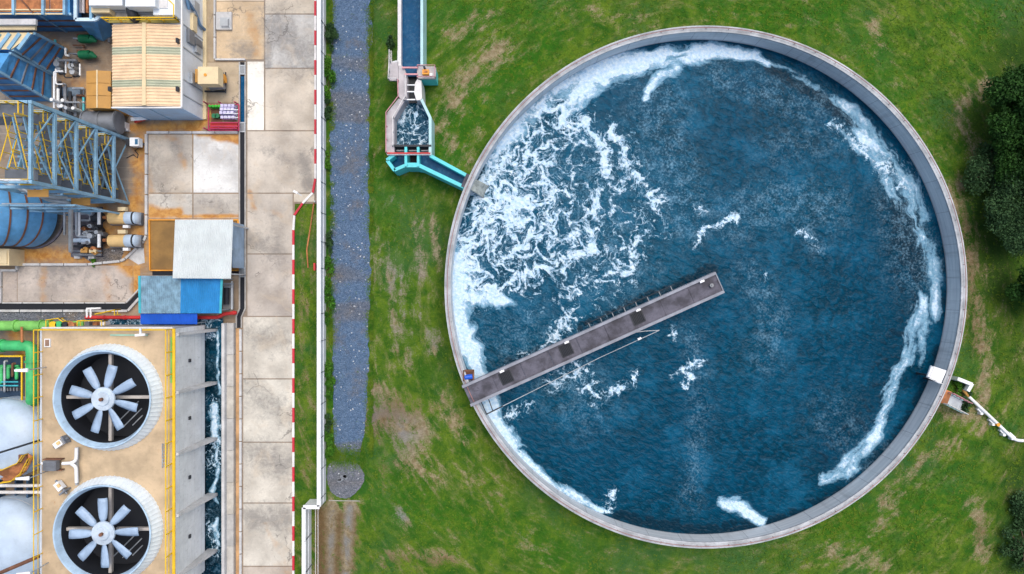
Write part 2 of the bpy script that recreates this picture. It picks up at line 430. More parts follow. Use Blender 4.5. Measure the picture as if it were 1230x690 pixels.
def mat_water(kind='pool'):
    t = NT(kind + '_water')
    P = t.pos
    w1 = t.noise(.30, 3, .55, color=True); w2 = t.noise(1.1, 3, .55, color=True)
    wp = t.vadd(P, t.vscale(t.vadd(w1, (.5, .5, .5), 'SUBTRACT'), 3.4))
    wp = t.vadd(wp, t.vscale(t.vadd(w2, (.5, .5, .5), 'SUBTRACT'), .9))
    if kind == 'pool': wp = t.vadd(t.attr('wpos', True), t.vscale(t.vadd(t.noise(2.2, 4, .65, color=True), (.5, .5, .5), 'SUBTRACT'), .75))
    if kind == 'pool':
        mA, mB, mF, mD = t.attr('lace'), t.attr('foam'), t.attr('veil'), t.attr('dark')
    elif kind == 'churned': mA, mB, mF, mD = .42, 0.0, .4, .25
    elif kind == 'basin': mA, mB, mF, mD = t.attr('lace'), t.attr('foam'), .25, .35
    else: mA, mB, mF, mD = 0.0, 0.0, .1, .15
    sc_ = 1.0 if kind == 'pool' else 1.8
    # lacy bubbles: ridges of a warped fractal, with broken clumps
    na = t.noise(.42 * sc_, 9, .64, vec=wp); nc = t.noise(.33 * sc_, 5, .6, vec=wp); nf = t.noise(3.4, 6, .72)
    ridge = t.math('SUBTRACT', 1.0, t.math('MULTIPLY', t.math('ABSOLUTE', t.math('SUBTRACT', na, .5)), 17.0), clamp=True)
    na2 = t.noise(1.5 * sc_, 7, .66, vec=wp)
    ridge2 = t.math('SUBTRACT', 1.0, t.math('MULTIPLY', t.math('ABSOLUTE', t.math('SUBTRACT', na2, .5)), 14.0), clamp=True)
    l1 = t.math('SUBTRACT', 1.0, t.ss(t.vor(.62 * sc_, 'DISTANCE_TO_EDGE', vec=wp), .015, .17)); l2 = t.math('SUBTRACT', 1.0, t.ss(t.vor(1.7 * sc_, 'DISTANCE_TO_EDGE', vec=wp), .01, .15))
    na3 = t.noise(3.4 * sc_, 6, .66, vec=wp)
    ridge3 = t.math('SUBTRACT', 1.0, t.math('MULTIPLY', t.math('ABSOLUTE', t.math('SUBTRACT', na3, .5)), 11.0), clamp=True)
    val = t.math('ADD', t.math('MULTIPLY', ridge, .26), t.math('MULTIPLY', ridge2, .20))
    val = t.math('ADD', val, t.math('ADD', t.math('MULTIPLY', l1, .42), t.math('MULTIPLY', l2, .30)))
    val = t.math('ADD', val, t.math('MULTIPLY', ridge3, .12))
    val = t.math('ADD', val, t.math('MULTIPLY', t.math('SUBTRACT', nc, .5), .9))
    val = t.math('ADD', val, t.math('MULTIPLY', t.math('SUBTRACT', nf, .5), 1.0))
    thr = t.math('SUBTRACT', 1.02, t.math('MULTIPLY', mA, .92))
    fA = t.math('MULTIPLY', t.ss(t.math('SUBTRACT', val, thr), -.12, .30), t.ss(mA, .02, .16))
    # drifting scum: streaks that follow the round wall
    if kind == 'pool':
        fl = t.vadd(t.attr('flow', True), t.vscale(t.vadd(w2, (.5, .5, .5), 'SUBTRACT'), .6))
    else: fl = t.mapping(wp, (1, .4, 1))
    nb = t.noise(.55, 8, .60, vec=fl, dist=.7)
    vb = t.math('ADD', t.math('MULTIPLY', t.math('SUBTRACT', nb, .5), 3.6), t.math('MULTIPLY', t.math('SUBTRACT', nf, .5), .7))
    fB = t.math('MULTIPLY', t.ss(t.math('ADD', vb, t.math('MULTIPLY', mB, 1.75)), .50, 1.38), t.ss(mB, .05, .3))
    fF = t.math('MULTIPLY', t.math('MULTIPLY', mF, t.ss(t.math('ADD', t.math('MULTIPLY', t.noise(4.5, 5, .75), .6), t.math('MULTIPLY', t.noise(.9, 5, .6, vec=wp), .4)), .46, .74)), .50)
    turb = t.attr('turbid') if kind == 'pool' else 0.0
    foam = t.math('MAXIMUM', t.math('MAXIMUM', fA, fB), fF)
    # ripples: bump, with lighter crests and darker hollows also painted into the colour
    rp = t.mapping(t.mapping(P, (1, 1, 1), (0, 0, R(28))), (1, 1.6, 1))
    r1 = t.noise(1.25, 2, .5, vec=rp, dist=.5); r2 = t.noise(2.9, 2, .5, vec=rp, dist=.4); big = t.noise(.16, 4, .55)
    if kind == 'channel': a, b, c = (.002, .058, .15), (.003, .068, .17), (.002, .05, .12)
    elif kind == 'basin': a, b, c = (.0005, .010, .02), (.001, .035, .06), (.0005, .012, .024)
    else: a, b, c = (.0001, .016, .036), (.0004, .068, .138), (.0001, .030, .058)
    col = t.mix(t.ss(big, .32, .68), c, t.mix(.5, a, b))
    col = t.mix(t.math('MULTIPLY', t.ss(r1, .40, .66), .60), col, b)
    col = t.mix(t.math('MULTIPLY', t.ss(r2, .56, .80), .30), col, (.012, .15, .28))
    col = t.mix(t.math('MULTIPLY', t.ss(t.noise(.21, 5, .65, vec=wp), .50, .66), .32), col, (.012, .15, .29))
    col = t.mix(t.math('MULTIPLY', turb, t.mr(r1, .3, .7, .15, .5)), col, (.001, .115, .21))
    dk = t.math('MULTIPLY', t.ss(t.math('ADD', t.math('MULTIPLY', t.math('SUBTRACT', r1, .5), 2.2), t.math('MULTIPLY', mD, 1.3)), .35, .85), t.math('MINIMUM', t.math('MULTIPLY', mD, 2.0), .78))  # painted dark reflections, broken up by the ripples
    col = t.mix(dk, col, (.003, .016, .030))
    fcol = t.mix(t.ss(nf, .3, .7), (.40, .64, .88), (.74, .86, .95))
    edge = t.math('MULTIPLY', t.math('MULTIPLY', foam, t.math('SUBTRACT', 1.0, foam)), 2.2)
    col = t.mix(foam, col, fcol); col = t.mix(edge, col, (.12, .36, .55))
    h = t.math('ADD', t.math('MULTIPLY', r1, 1.0), t.math('MULTIPLY', r2, .35))
    h = t.math('ADD', h, t.math('MULTIPLY', foam, t.math('MULTIPLY', nf, .8)))
    t.bump(h, .8 if kind != 'channel' else .12, .22)
    return t.out(col, t.mr(foam, 0, 1, .25, .9), 0, .06)
def mat_leaf(name, a, b):
    t = NT(name); n1 = t.noise(.9, 4, .6); n2 = t.noise(6, 2)
    col = t.mix(t.ss(n1, .35, .65), a, b); col = t.mix(t.math('MULTIPLY', t.ss(n2, .5, .7), .4), col, tuple(x * 1.7 for x in b))
    return t.out(col, .75, 0, .3)
def mat_tankwall():
    """poured concrete ring: damp bands and runs"""
    t = NT('ring_wall_concrete')
    z = t.mapping(t.pos, (.12, .12, 3.0)); b = t.noise(1.2, 5, .6, vec=z); n = t.noise(.8, 6, .65)
    sz = t.n('ShaderNodeSeparateXYZ'); t.l(t.pos, sz.inputs[0])
    col = t.mix(t.ss(b, .35, .65), (.54, .60, .64), (.68, .72, .75))
    col = t.mix(t.math('MULTIPLY', t.ss(n, .5, .75), .3), col, (.40, .45, .49))
    runs = t.noise(1.0, 4, .65, vec=t.mapping(t.pos, (1.4, 1.4, .12)))
    col = t.mix(t.math('MULTIPLY', t.ss(runs, .52, .72), .40), col, (.30, .33, .35))
    wet = t.mr(t.math('ADD', sz.outputs[2], t.math('MULTIPLY', n, .3)), .78, 1.0, .75, 0)
    col = t.mix(t.math('MULTIPLY', wet, .8, clamp=True), col, (.06, .075, .085))
    t.bump(t.noise(9, 4), .2, .03); return t.out(col, .85, 0, .3)

G_GRASS, G_TUFT, G_SLAB = mat_grass(), mat_tuft(), mat_slab()
G_GRAVEL = mat_gravel(); G_GRAVEL2 = mat_gravel('grey_gravel', (.13, .15, .18), (.25, .27, .32), (.25, .20, .15))
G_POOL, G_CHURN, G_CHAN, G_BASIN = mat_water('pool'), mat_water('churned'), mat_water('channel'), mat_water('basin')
G_LEAFD = mat_leaf('dark_leaves', (.010, .048, .005), (.022, .080, .008))
G_LEAFM = mat_leaf('grey_green_leaves', (.018, .055, .018), (.045, .105, .035))
G_LEAFB = mat_leaf('bright_leaves', (.03, .13, .008), (.075, .21, .016))
G_RING = mat_tankwall()

# ------------------------------------------------------------------ setting: ground, road, yards
def axis(lo, hi, step, far):
    mid = np.arange(lo, hi + step, step); a = lo - np.geomspace(2, far, 24)[::-1]; b = mid[-1] + np.geomspace(2, far, 24)
    return np.concatenate([a, mid, b])
gx, gy = axis(-52, 52, .30, 900), axis(-31, 31, .30, 900)
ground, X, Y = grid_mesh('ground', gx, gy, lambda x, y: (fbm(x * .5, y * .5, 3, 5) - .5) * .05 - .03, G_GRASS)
ground['kind'] = 'structure'
PX, PY = X / S + 615, 345 - Y / S
DIRT = [([(535, 140), (560, 95), (600, 60)], 18, .8), ([(520, 150), (545, 175)], 12, .7), ([(545, 40), (590, 20)], 14, .6),
        ([(560, 190), (575, 160)], 12, .45), ([(470, 300), (475, 420)], 12, .55), ([(500, 270), (505, 330)], 9, .6), ([(520, 260), (525, 310)], 6, .9),
        ([(520, 400), (520, 420)], 8, .9), ([(485, 330), (490, 440)], 14, .45), ([(450, 500), (500, 515)], 24, 1.15), ([(455, 470), (500, 560)], 20, .8), ([(470, 560), (520, 575)], 14, .6),
        ([(530, 480), (560, 530)], 12, .65), ([(398, 610), (394, 720)], 9, 1.8), ([(422, 610), (412, 720)], 10, 1.6), ([(385, 610), (385, 720)], 7, 1.5), ([(406, 615), (403, 720)], 8, 1.3),
        ([(480, 615), (490, 630)], 8, .7), ([(470, 670), (540, 670)], 14, .6), ([(1150, 230), (1185, 430), (1175, 520)], 14, .70),
        ([(1150, 530), (1100, 565), (1060, 600)], 12, .55), ([(1175, 620), (1180, 670)], 10, .9), ([(1165, 600), (1160, 610)], 8, .8), ([(1085, 590), (1050, 640)], 10, .5),
        ([(1190, 100), (1150, 130), (1170, 190)], 12, .65), ([(1060, 60), (1050, 30)], 10, .5), ([(700, 10), (760, 25)], 12, .4), ([(1000, 665), (1060, 680)], 18, .55),
        ([(640, 640), (660, 680)], 14, .3), ([(445, 180), (440, 240)], 8, .4), ([(445, 260), (450, 450)], 7, .35), ([(560, 560), (600, 600)], 16, .35), ([(1140, 495), (1175, 505)], 16, .75),
        ([(366, 250), (366, 690)], 8, .35)]
fattr(ground.data, 'dirt', field(PX, PY, DIRT))
fattr(ground.data, 'lush', field(PX, PY, [([(400, 0), (402, 200)], 14, .9), ([(455, 30), (455, 260)], 10, .6), ([(530, 190), (590, 110), (660, 50)], 26, .9),
        ([(520, 20), (660, 20)], 40, .6), ([(860, 15), (1000, 20)], 30, .8), ([(1040, 60), (1120, 200)], 34, .7), ([(1010, 640), (1150, 600)], 40, .7),
        ([(460, 600), (700, 670)], 34, .7), ([(395, 250), (400, 600)], 10, .9), ([(480, 40), (470, 280)], 12, .7), ([(1180, 20)], 40, .8)]))
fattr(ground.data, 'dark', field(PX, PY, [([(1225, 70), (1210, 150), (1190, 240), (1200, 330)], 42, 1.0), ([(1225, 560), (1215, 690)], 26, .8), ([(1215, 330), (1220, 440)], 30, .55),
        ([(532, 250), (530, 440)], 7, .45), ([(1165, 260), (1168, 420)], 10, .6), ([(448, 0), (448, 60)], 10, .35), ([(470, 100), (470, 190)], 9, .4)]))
th_ = np.arctan2(Y, X - 17.84); vattr(ground.data, 'mow', np.stack([np.sin(th_) * 16, np.hypot(X - 17.84, Y) * 1.35, np.cos(th_) * 16], -1))
fattr(ground.data, 'ash', field(PX, PY, [([(460, 250), (500, 400)], 40, .6), ([(520, 420)], 12, 1), ([(440, 490), (480, 520)], 24, .8), ([(399, 610), (396, 700)], 4, 1.0), ([(420, 610), (413, 700)], 5, 1.0), ([(480, 620)], 12, .9)]))
fattr(ground.data, 'brown', field(PX, PY, [([(500, 480), (455, 500), (460, 560)], 22, .6), ([(385, 615), (388, 720)], 8, 1.0), ([(408, 620), (404, 720)], 6, .9), ([(430, 620), (428, 700)], 8, .7), ([(440, 640), (440, 690)], 10, .3), ([(470, 675), (540, 680)], 14, .7), ([(1170, 430), (1160, 260)], 16, .5), ([(1180, 640)], 16, .6), ([(366, 250), (366, 690)], 9, .5)]))

# gravel track: ragged outline, its own sheet
def ragged(name, left, right, y0, y1, mat, z, step=1.2, amp=2.2, seed=3):
    ys = np.arange(y0, y1, step); v = []; f = []; nc = 10
    for i, py in enumerate(ys):
        a = np.interp(py, *left) + (fbm(np.array([py * .16]), np.array([1.7]), 5, seed)[0] - .5) * amp * 2
        b = np.interp(py, *right) + (fbm(np.array([py * .16]), np.array([9.1]), 5, seed + 9)[0] - .5) * amp * 2
        for k in range(nc + 1): v.append(W(a + (b - a) * k / nc, py, z))
    for i in range(len(ys) - 1):
        for k in range(nc): p = i * (nc + 1) + k; f.append((p + nc + 1, p + nc + 2, p + 1, p))
    mb = MB(); mb.add(v, f); return struct(mb, name, mat)
ragged('gravel_path', ([-120, 0, 15, 40, 60, 100, 200, 240, 330, 370, 470, 520, 535, 545], [400, 400, 399, 400, 398, 397, 396, 397, 398, 399, 400, 400, 403, 408]),
       ([-120, 0, 15, 30, 55, 60, 110, 200, 240, 330, 350, 380, 440, 520, 545], [444, 444, 445, 448, 446, 444, 444, 443, 443, 445, 445, 443, 443, 438, 432]), -120, 556, G_GRAVEL, .03)
mb = MB(); c = W(414, 574); n = 60      # round pad of packed stone at the path's end
ring = [(c[0] + (1.78 + .22 * math.sin(3 * a + 1) * .6 + random.uniform(-.07, .07)) * math.cos(a), c[1] + (1.95 + random.uniform(-.07, .07)) * math.sin(a), .035) for a in [2 * math.pi * i / n for i in range(n)]]
mb.add(ring + [(c[0], c[1], .05)], [(i, (i + 1) % n, n) for i in range(n)]); struct(mb, 'gravel_patch', G_GRAVEL2)

RUSTS = [([(258, 163), (287, 169)], 6, 1.0), ([(240, 160), (285, 162)], 5, .9), ([(181, 257), (215, 256)], 7, .95), ([(180, 252), (195, 258)], 8, .9), ([(215, 260), (287, 260)], 3, .8),
         ([(152, 318), (168, 330), (168, 345)], 11, 1.0), ([(148, 314), (170, 316)], 8, .9), ([(52, 320), (52, 362)], 7, .42), ([(124, 322), (130, 360)], 8, .42), ([(215, 175), (222, 200)], 7, .38),
         ([(185, 165), (225, 165)], 8, .35), ([(178, 205), (178, 228)], 10, .4), ([(300, 232), (305, 250)], 5, .5), ([(300, 20), (310, 65)], 10, .38), ([(318, 630), (350, 690)], 6, .3),
         ([(170, 300), (178, 320)], 9, .8), ([(352, 690), (340, 680)], 10, .35), ([(320, 250), (345, 265)], 6, .3)]
GRUST = [([(168, 170), (165, 300)], 14, .62), ([(160, 240), (172, 310)], 10, .7), ([(110, 250), (160, 310)], 30, .55), ([(30, 305), (150, 312)], 14, .7), ([(120, 155), (240, 152)], 8, .72), ([(230, 158), (252, 140)], 9, .95),
         ([(244, 40), (250, 120)], 6, .5), ([(60, 60), (130, 140)], 26, .45), ([(246, 75), (280, 100)], 10, .25), ([(20, 400), (45, 480)], 20, .6)]
STAIN_SHADE = [([(0, 120), (60, 140), (130, 200)], 46, 2.0), ([(70, 60), (100, 120)], 28, 1.4), ([(90, 260), (110, 300)], 22, 1.0), ([(0, 250), (70, 290)], 40, 1.8), ([(10, 400), (45, 500)], 30, 1.8), ([(285, 60), (300, 62)], 12, .8), ([(330, 30), (365, 70)], 26, .75), ([(322, 30), (322, 78)], 6, .9), ([(365, 190), (372, 225)], 10, .8), ([(320, 180), (350, 195)], 8, .5), ([(310, 290), (330, 300)], 14, .6),  # real stains, plus shade beneath stair tower and casings painted as dark blotches
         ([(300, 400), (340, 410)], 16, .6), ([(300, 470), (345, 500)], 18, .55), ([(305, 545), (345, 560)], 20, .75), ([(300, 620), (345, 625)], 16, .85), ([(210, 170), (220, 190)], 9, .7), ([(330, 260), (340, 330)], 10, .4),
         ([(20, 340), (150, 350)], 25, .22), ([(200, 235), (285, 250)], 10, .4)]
def slabs(name, rects, z, kind_rust=RUSTS, step=2.0, gap=.03):
    """each rect: (px0, py0, px1, py1, tint)"""
    Ps, Qs, T = [], [], []; o = 0
    for (a, b, c, d, tint) in rects:
        x0, y1, _ = W(a, b, 0); x1, y0, _ = W(c, d, 0); x0 += gap; x1 -= gap; y0 += gap; y1 -= gap
        nx = max(2, int((c - a) / step)); ny = max(2, int((d - b) / step))
        xs = np.linspace(x0, x1, nx); ys = np.linspace(y0, y1, ny); X, Y = np.meshgrid(xs, ys); idx = np.arange(nx * ny).reshape(ny, nx) + o
        Ps.append(np.stack([X.ravel(), Y.ravel(), np.full(nx * ny, z)], -1)); T.append(np.tile(tint, (nx * ny, 1)))
        Qs.append(np.stack([idx[:-1, :-1], idx[:-1, 1:], idx[1:, 1:], idx[1:, :-1]], -1).reshape(-1, 4)); o += nx * ny
    P = np.concatenate(Ps); ob = raw_mesh(name, P, np.concatenate(Qs), G_SLAB); me = ob.data
    px, py = P[:, 0] / S + 615, 345 - P[:, 1] / S
    vattr(me, 'tint', np.concatenate(T)); fattr(me, 'rust', field(px, py, kind_rust)); fattr(me, 'stain_shade', field(px, py, STAIN_SHADE))
    ob['kind'] = 'structure'; return ob
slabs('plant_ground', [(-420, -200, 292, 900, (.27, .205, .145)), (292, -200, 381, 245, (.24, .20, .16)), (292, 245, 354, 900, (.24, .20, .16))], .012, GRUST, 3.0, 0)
tanc, warm, grey_, pale, mid = (.52, .41, .28), (.52, .46, .37), (.47, .48, .48), (.68, .68, .64), (.53, .49, .42)
road = [(260, -140, 317.5, 2, warm), (260, 2, 317.5, 72, tanc), (318.5, -140, 378, 17, mid), (318.5, 17.6, 378, 82, grey_), (297, 74, 317.5, 157, pale), (318.5, 82.8, 378, 157, (.50, .46, .40)),
        (297, 157.8, 378, 232, (.47, .435, .385)), (297, 232.8, 352, 305, (.44, .41, .37)), (352.6, 232.8, 378, 243, mid), (297, 305.7, 352, 380, (.42, .39, .36)), (292, 380.7, 352, 455, (.50, .485, .44)),
        (292, 455.7, 352, 531, (.53, .52, .475)), (292, 531.7, 352, 604, (.51, .495, .45)), (292, 604.7, 352, 680, (.52, .505, .46)), (292, 680.7, 352, 860, (.42, .38, .34))]
slabs('road', road, .03)
slabs('concrete_yard', [(178.5, 161.5, 231.5, 232, (.44, .41, .37)), (232.2, 161.5, 287, 232, (.60, .62, .63)), (178.5, 232.8, 231.5, 263, (.54, .53, .50)), (232.2, 232.8, 287, 263, (.46, .44, .41)),
                        (3.5, 326, 21, 363, (.42, .37, .34)), (21, 319, 160, 363, (.46, .415, .385)), (160, 319, 169, 352, (.46, .415, .385)), (-160, 326, 2.5, 363, (.44, .39, .35))], .03)
slabs('pavement', [(243, 75, 288, 124, (.44, .37, .27)), (243, -100, 258, 75, (.38, .31, .22))], .028)
mb = MB(); mb.add([W(172, 288, .034), W(174, 316, .034), W(166, 318, .034), W(152, 309, .034)], [(3, 2, 1, 0)]); struct(mb, 'pale_concrete_corner', M['paleconc'])
mb = MB(); mb.add([W(-60, 374, .035), W(103, 374, .035), W(113, 385, .035), W(-60, 386, .035)], [(3, 2, 1, 0)])
mb.add([W(88, 300, .03), W(150, 298, .03), W(145, 314, .03), W(110, 316, .03)], [(3, 2, 1, 0)]); struct(mb, 'gravel_bed', G_GRAVEL2)
mb = MB(); mb.add([W(283.5, 395, .05), W(288, 395, .05), W(288, 800, .05), W(283.5, 800, .05)], [(3, 2, 1, 0)]); struct(mb, 'rust_stained_strip', M['rustgravel'])

# red and white road kerb
def kerb_line(pts, w, h, seg, mats, name):
    P = [Vector(W(*p)) for p in pts]; L = [0]
    for a, b in zip(P[:-1], P[1:]): L.append(L[-1] + (b - a).length)
    mb = MB(); fm = []; d = 0; k = 0
    def at(d):
        for i in range(len(L) - 1):
            if d <= L[i + 1] + 1e-6: return P[i].lerp(P[i + 1], (d - L[i]) / (L[i + 1] - L[i]))
        return P[-1]
    while d < L[-1] - .05:
        e = min(L[-1], d + seg); nf = len(mb.f); a, b = at(d), at(e); a.z = b.z = h / 2
        if (b - a).length > .02: mb.beam(a, b, w, h)
        fm += [k % len(mats)] * (len(mb.f) - nf); d = e; k += 1
    o = struct(mb, name, [M[m] for m in mats]); o.data.polygons.foreach_set('material_index', fm); return o
curve = [(379.2, y) for y in range(-140, 226, 12)] + [(378.8, 228), (374, 235), (366, 242), (358, 251), (354, 258), (352.8, 266)] + [(352.8, y) for y in range(280, 860, 12)]
kerb_line(curve, .20, .15, 1.42, ['kred', 'kwhite'], 'kerb')

# low white kerb blocks round the concrete yards: one thing each run, blocks are its parts
def block_wall(label, pts, seg=26, w=.22, h=.28, mat='paleconc'):
    P = [Vector(W(*p)) for p in pts]
    t = thing('low_kerb_wall', label, 'kerb wall', (P[0].x, P[0].y, 0), 'low kerb walls round the concrete yards')
    for a, b in zip(P[:-1], P[1:]):
        n = max(1, round((b - a).length / (seg * S))); d = (b - a).normalized() * .05
        for i in range(n):
            q0, q1 = a.lerp(b, i / n) + d, a.lerp(b, (i + 1) / n) - d
            q0.z = q1.z = h / 2; part(MB().beam(q0, q1, w, h), 'kerb_block', M[mat], t)
    return t
block_wall('white kerb edging the pale slabs below the white building', [(177, 160), (287, 160)])
block_wall('white kerb turning down past the cream hooded pump motors to a curve', [(177, 161.5), (177, 283), (174, 290), (166, 298), (152, 311), (146, 314), (125, 316), (107, 318), (22, 318)])
block_wall('short stepped kerb on the left edge of the rust streaked yard', [(22, 319), (22, 325), (2, 325), (2, 365)])
block_wall('kerb with bevelled corner running along the dark drain above the gravel bed', [(0, 373.5), (155, 373.5), (169, 358)])
block_wall('thin kerb between rust streaked yard and dark drain', [(3, 364), (152, 364), (169, 346)], w=.12, h=.15)
block_wall('grey kerb around the tan slab with the small square manhole', [(259, -60), (259, 72.5), (296, 72.5)], w=.16)
block_wall('long kerb of pale blocks between cooling basin and lower road', [(289.6, 395), (289.6, 800)], seg=27, w=.22, h=.2)

# open drains and one black ground strip
def flat(mb, pts, z): mb.add([W(p[0], p[1], z) for p in pts], [tuple(range(len(pts)))[::-1]]); return mb
t = thing('drain_channel', 'long dark drain channel with metal gratings beside the road', 'drain', W(291, 200))
part(flat(MB(), [(288.6, 75), (294.4, 75), (294.4, 370), (288.6, 370)], .036), 'channel_bed', M['black'], t)
part(flat(MB(), [(289.4, 92), (293.6, 92), (293.6, 147), (289.4, 147)], .045), 'water_strip', G_CHAN, t)
for a, b in ((80, 89), (148.5, 158), (323, 332)):
    g = MB(); x0 = W(287.8, 0)[0]; x1 = W(295.4, 0)[0]
    for i in range(9):
        y = W(0, a + (b - a) * i / 8)[1]; g.box(x0 + .09, x1 - .09, y - .025, y + .025, .10, .14)
    y0, y1 = W(0, b)[1], W(0, a)[1]
    g.box(x0, x0 + .08, y0, y1, .05, .15).box(x1 - .08, x1, y0, y1, .05, .15).box(x0, x1, y0 - .1, y0 - .02, .05, .145).box(x0, x1, y1 + .02, y1 + .1, .05, .145)
    part(g, 'grating', M['ltgrey'], t)
k = MB()
for a, b in ((75, 80), (89, 148), (158.5, 322.5), (332.5, 370)):
    for px in (288.1, 295):
        x = W(px, 0)[0]; k.box(x - .06, x + .06, W(0, b)[1], W(0, a)[1], .0, .12)
k.beam(W(288.1, 370, .06), W(284, 380, .06), .12, .12).beam(W(284, 380, .06), W(284, 394, .06), .12, .12).beam(W(295, 370, .06), W(290.2, 381, .06), .12, .12).beam(W(290.2, 381, .06), W(290.2, 394, .06), .12, .12)
part(k, 'channel_edge', M['concrete'], t)
part(flat(MB(), [(288.6, 370), (294.4, 370), (289.6, 382), (289.6, 394), (284.6, 394), (284.6, 380)], .038), 'channel_bend', M['black'], t)
mb = flat(MB(), [(-60, 364.5), (152.5, 364.5), (169, 348), (169, 358), (155, 372.5), (-60, 372.5)], .045)
single(mb, 'drain_channel', M['black'], 'dark drain trench with angled end below the rust streaked yard', 'drain')
mb = flat(MB(), [(183, 326), (288, 326), (288, 331), (183, 331)], .04)  # flat black strip between the bund and the blue roofed shed
single(mb, 'drain_channel', M['black'], 'short black ground strip partly under the white roofed shed', 'drain')

# ------------------------------------------------------------------ round tank
ZR, ZW = 2.8, .65
kR = S * (H - ZR) / H
CX, CY = 233 * kR, 0.0; RO, RI = 313.5 * kR, 307 * kR
tank = thing('round_tank', 'huge round concrete tank full of foaming blue water', 'tank', (CX, CY, 0))
part(MB().lathe((CX, CY), [(RO - .02, -.3), (RO - .02, ZR - .16), (RI + .06, ZR - .16), (RI, ZR - .2), (RI, -.3)], 240), 'tank_wall', G_RING, tank, True)
part(MB().lathe((CX, CY), [(RO + .05, ZR - .157), (RO + .05, ZR), (RO - .07, ZR + .02), (RO - .10, ZR - .04), (RI + .14, ZR - .04), (RI + .11, ZR + .02), (RI - .02, ZR), (RI - .02, ZR - .157)], 240), 'coping', M['rim'], tank, True)
part(MB().lathe((CX, CY), [(RO + .055, ZR - .45), (RO + .055, ZR - .2), (RO + .02, ZR - .19)], 240), 'painted_band', M['palecyan'], tank, True)
rl = MB(); rr = (RO + RI) / 2 + .03
rl.lathe((CX, CY), [(rr + .03 * math.cos(a), ZR + .2 + .03 * math.sin(a)) for a in [0, 1.05, 2.1, 3.14, 4.2, 5.25]], 240, closed=True)
for i in range(72):
    a = 2 * math.pi * i / 72; rl.obox((CX + rr * math.cos(a), CY + rr * math.sin(a)), .05, .05, ZR - .03, ZR + .2, a)
part(rl, 'guard_pipe', M['railrust'], tank, True)

for i in range(48):
    a = 2 * math.pi * (i + .3) / 48; ca, sa = math.cos(a), math.sin(a)
    part(MB().obox((CX + (RI - .004) * ca, CY + (RI - .004) * sa), .014, .022, .2, ZR - .21, a), 'pour_joint', M['grey'], tank)
xs = np.arange(CX - RI - .3, CX + RI + .3, .085); ys = np.arange(-RI - .3, RI + .3, .085)
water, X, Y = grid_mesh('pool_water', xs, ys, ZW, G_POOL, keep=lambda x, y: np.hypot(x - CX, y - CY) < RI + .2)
water['kind'] = 'structure'
kW = S * (H - ZW) / H
PX, PY = X / kW + 615, 345 - Y / kW
def stir(X, Y, steps=26):
    """carry every point back through a swirling flow, so drifting foam is drawn out into curls and threads"""
    g = .16; gx_ = np.arange(CX - RI - 3, CX + RI + 3, g); gy_ = np.arange(-RI - 3, RI + 3, g); A, Bm = np.meshgrid(gx_, gy_)
    psi = fbm(A / 5.0, Bm / 5.0, 2, 51) * 4.6 + fbm(A / 1.9 + 7, Bm / 1.9, 2, 61) * 1.25 + fbm(A / .85 + 3, Bm / .85, 1, 71) * .34
    c = W(612, 255, ZW); act = .30 + .95 * np.exp(-(np.hypot(A - c[0], Bm - c[1]) / 13) ** 2)
    vy, vx = np.gradient(psi, g); VX, VY = vy * act, -vx * act
    def samp(F, x, y):
        u = np.clip((x - gx_[0]) / g, 0, len(gx_) - 1.01); v = np.clip((y - gy_[0]) / g, 0, len(gy_) - 1.01); i = u.astype(int); j = v.astype(int); u -= i; v -= j
        return (F[j, i] * (1 - u) + F[j, i + 1] * u) * (1 - v) + (F[j + 1, i] * (1 - u) + F[j + 1, i + 1] * u) * v
    x, y = X.copy(), Y.copy()
    for _ in range(steps): x, y = x - samp(VX, x, y) * .030, y - samp(VY, x, y) * .030
    return x, y
SX, SY = stir(X, Y)
PX, PY = SX / kW + 615, 345 - SY / kW
LACE = [([(640, 170), (690, 240), (680, 310)], 60, .44), ([(720, 180), (750, 260), (730, 320)], 40, .34), ([(612, 245)], 48, .98), ([(600, 190), (585, 290)], 36, .86), ([(640, 170), (650, 250), (640, 300)], 42, .70), ([(560, 300), (560, 340)], 26, .95), ([(690, 150), (660, 130)], 24, .8), ([(610, 320), (660, 310)], 24, .62),
        ([(700, 150), (716, 165), (726, 185), (718, 215), (722, 240), (706, 260), (712, 285), (700, 308), (682, 322), (640, 330), (600, 345), (560, 352)], [11, 10, 10, 10, 11, 9, 10, 10, 11, 10, 12, 14], .88),
        ([(735, 152), (746, 175), (752, 205), (778, 222), (794, 238), (786, 250)], [7, 6, 6, 5, 9, 6], .80), ([(775, 278), (760, 300), (762, 312), (745, 328)], [6, 9, 7, 6], .80),
        ([(833, 296), (850, 276), (882, 260)], [6, 4, 6], .72), ([(790, 283), (802, 284)], 4, .7), ([(838, 246), (845, 252)], 6, .6), ([(690, 345), (684, 390), (650, 418), (640, 430)], [10, 12, 10, 9], .58),
        ([(720, 345), (740, 322), (752, 300)], 10, .60), ([(606, 452), (640, 440), (670, 425)], [10, 6, 4], .62), ([(690, 440), (702, 462), (716, 478), (742, 468), (765, 450)], [8, 9, 10, 6, 6], .72),
        ([(660, 458), (700, 450)], 12, .5), ([(808, 398), (814, 412)], 5, .6), ([(808, 450), (825, 440), (842, 434), (822, 462)], [4, 5, 6, 5], .70), ([(735, 592), (728, 612), (712, 612)], 6, .75), ([(680, 590), (690, 600)], 6, .6),
        ([(640, 490), (600, 500)], 8, .4), ([(770, 210), (800, 260)], 12, .30), ([(960, 280), (985, 300)], 5, .45), ([(1000, 150), (1045, 185), (1085, 225)], [6, 12, 14], .55), ([(915, 332)], 6, .4), ([(670, 220), (690, 290)], 26, .55)]
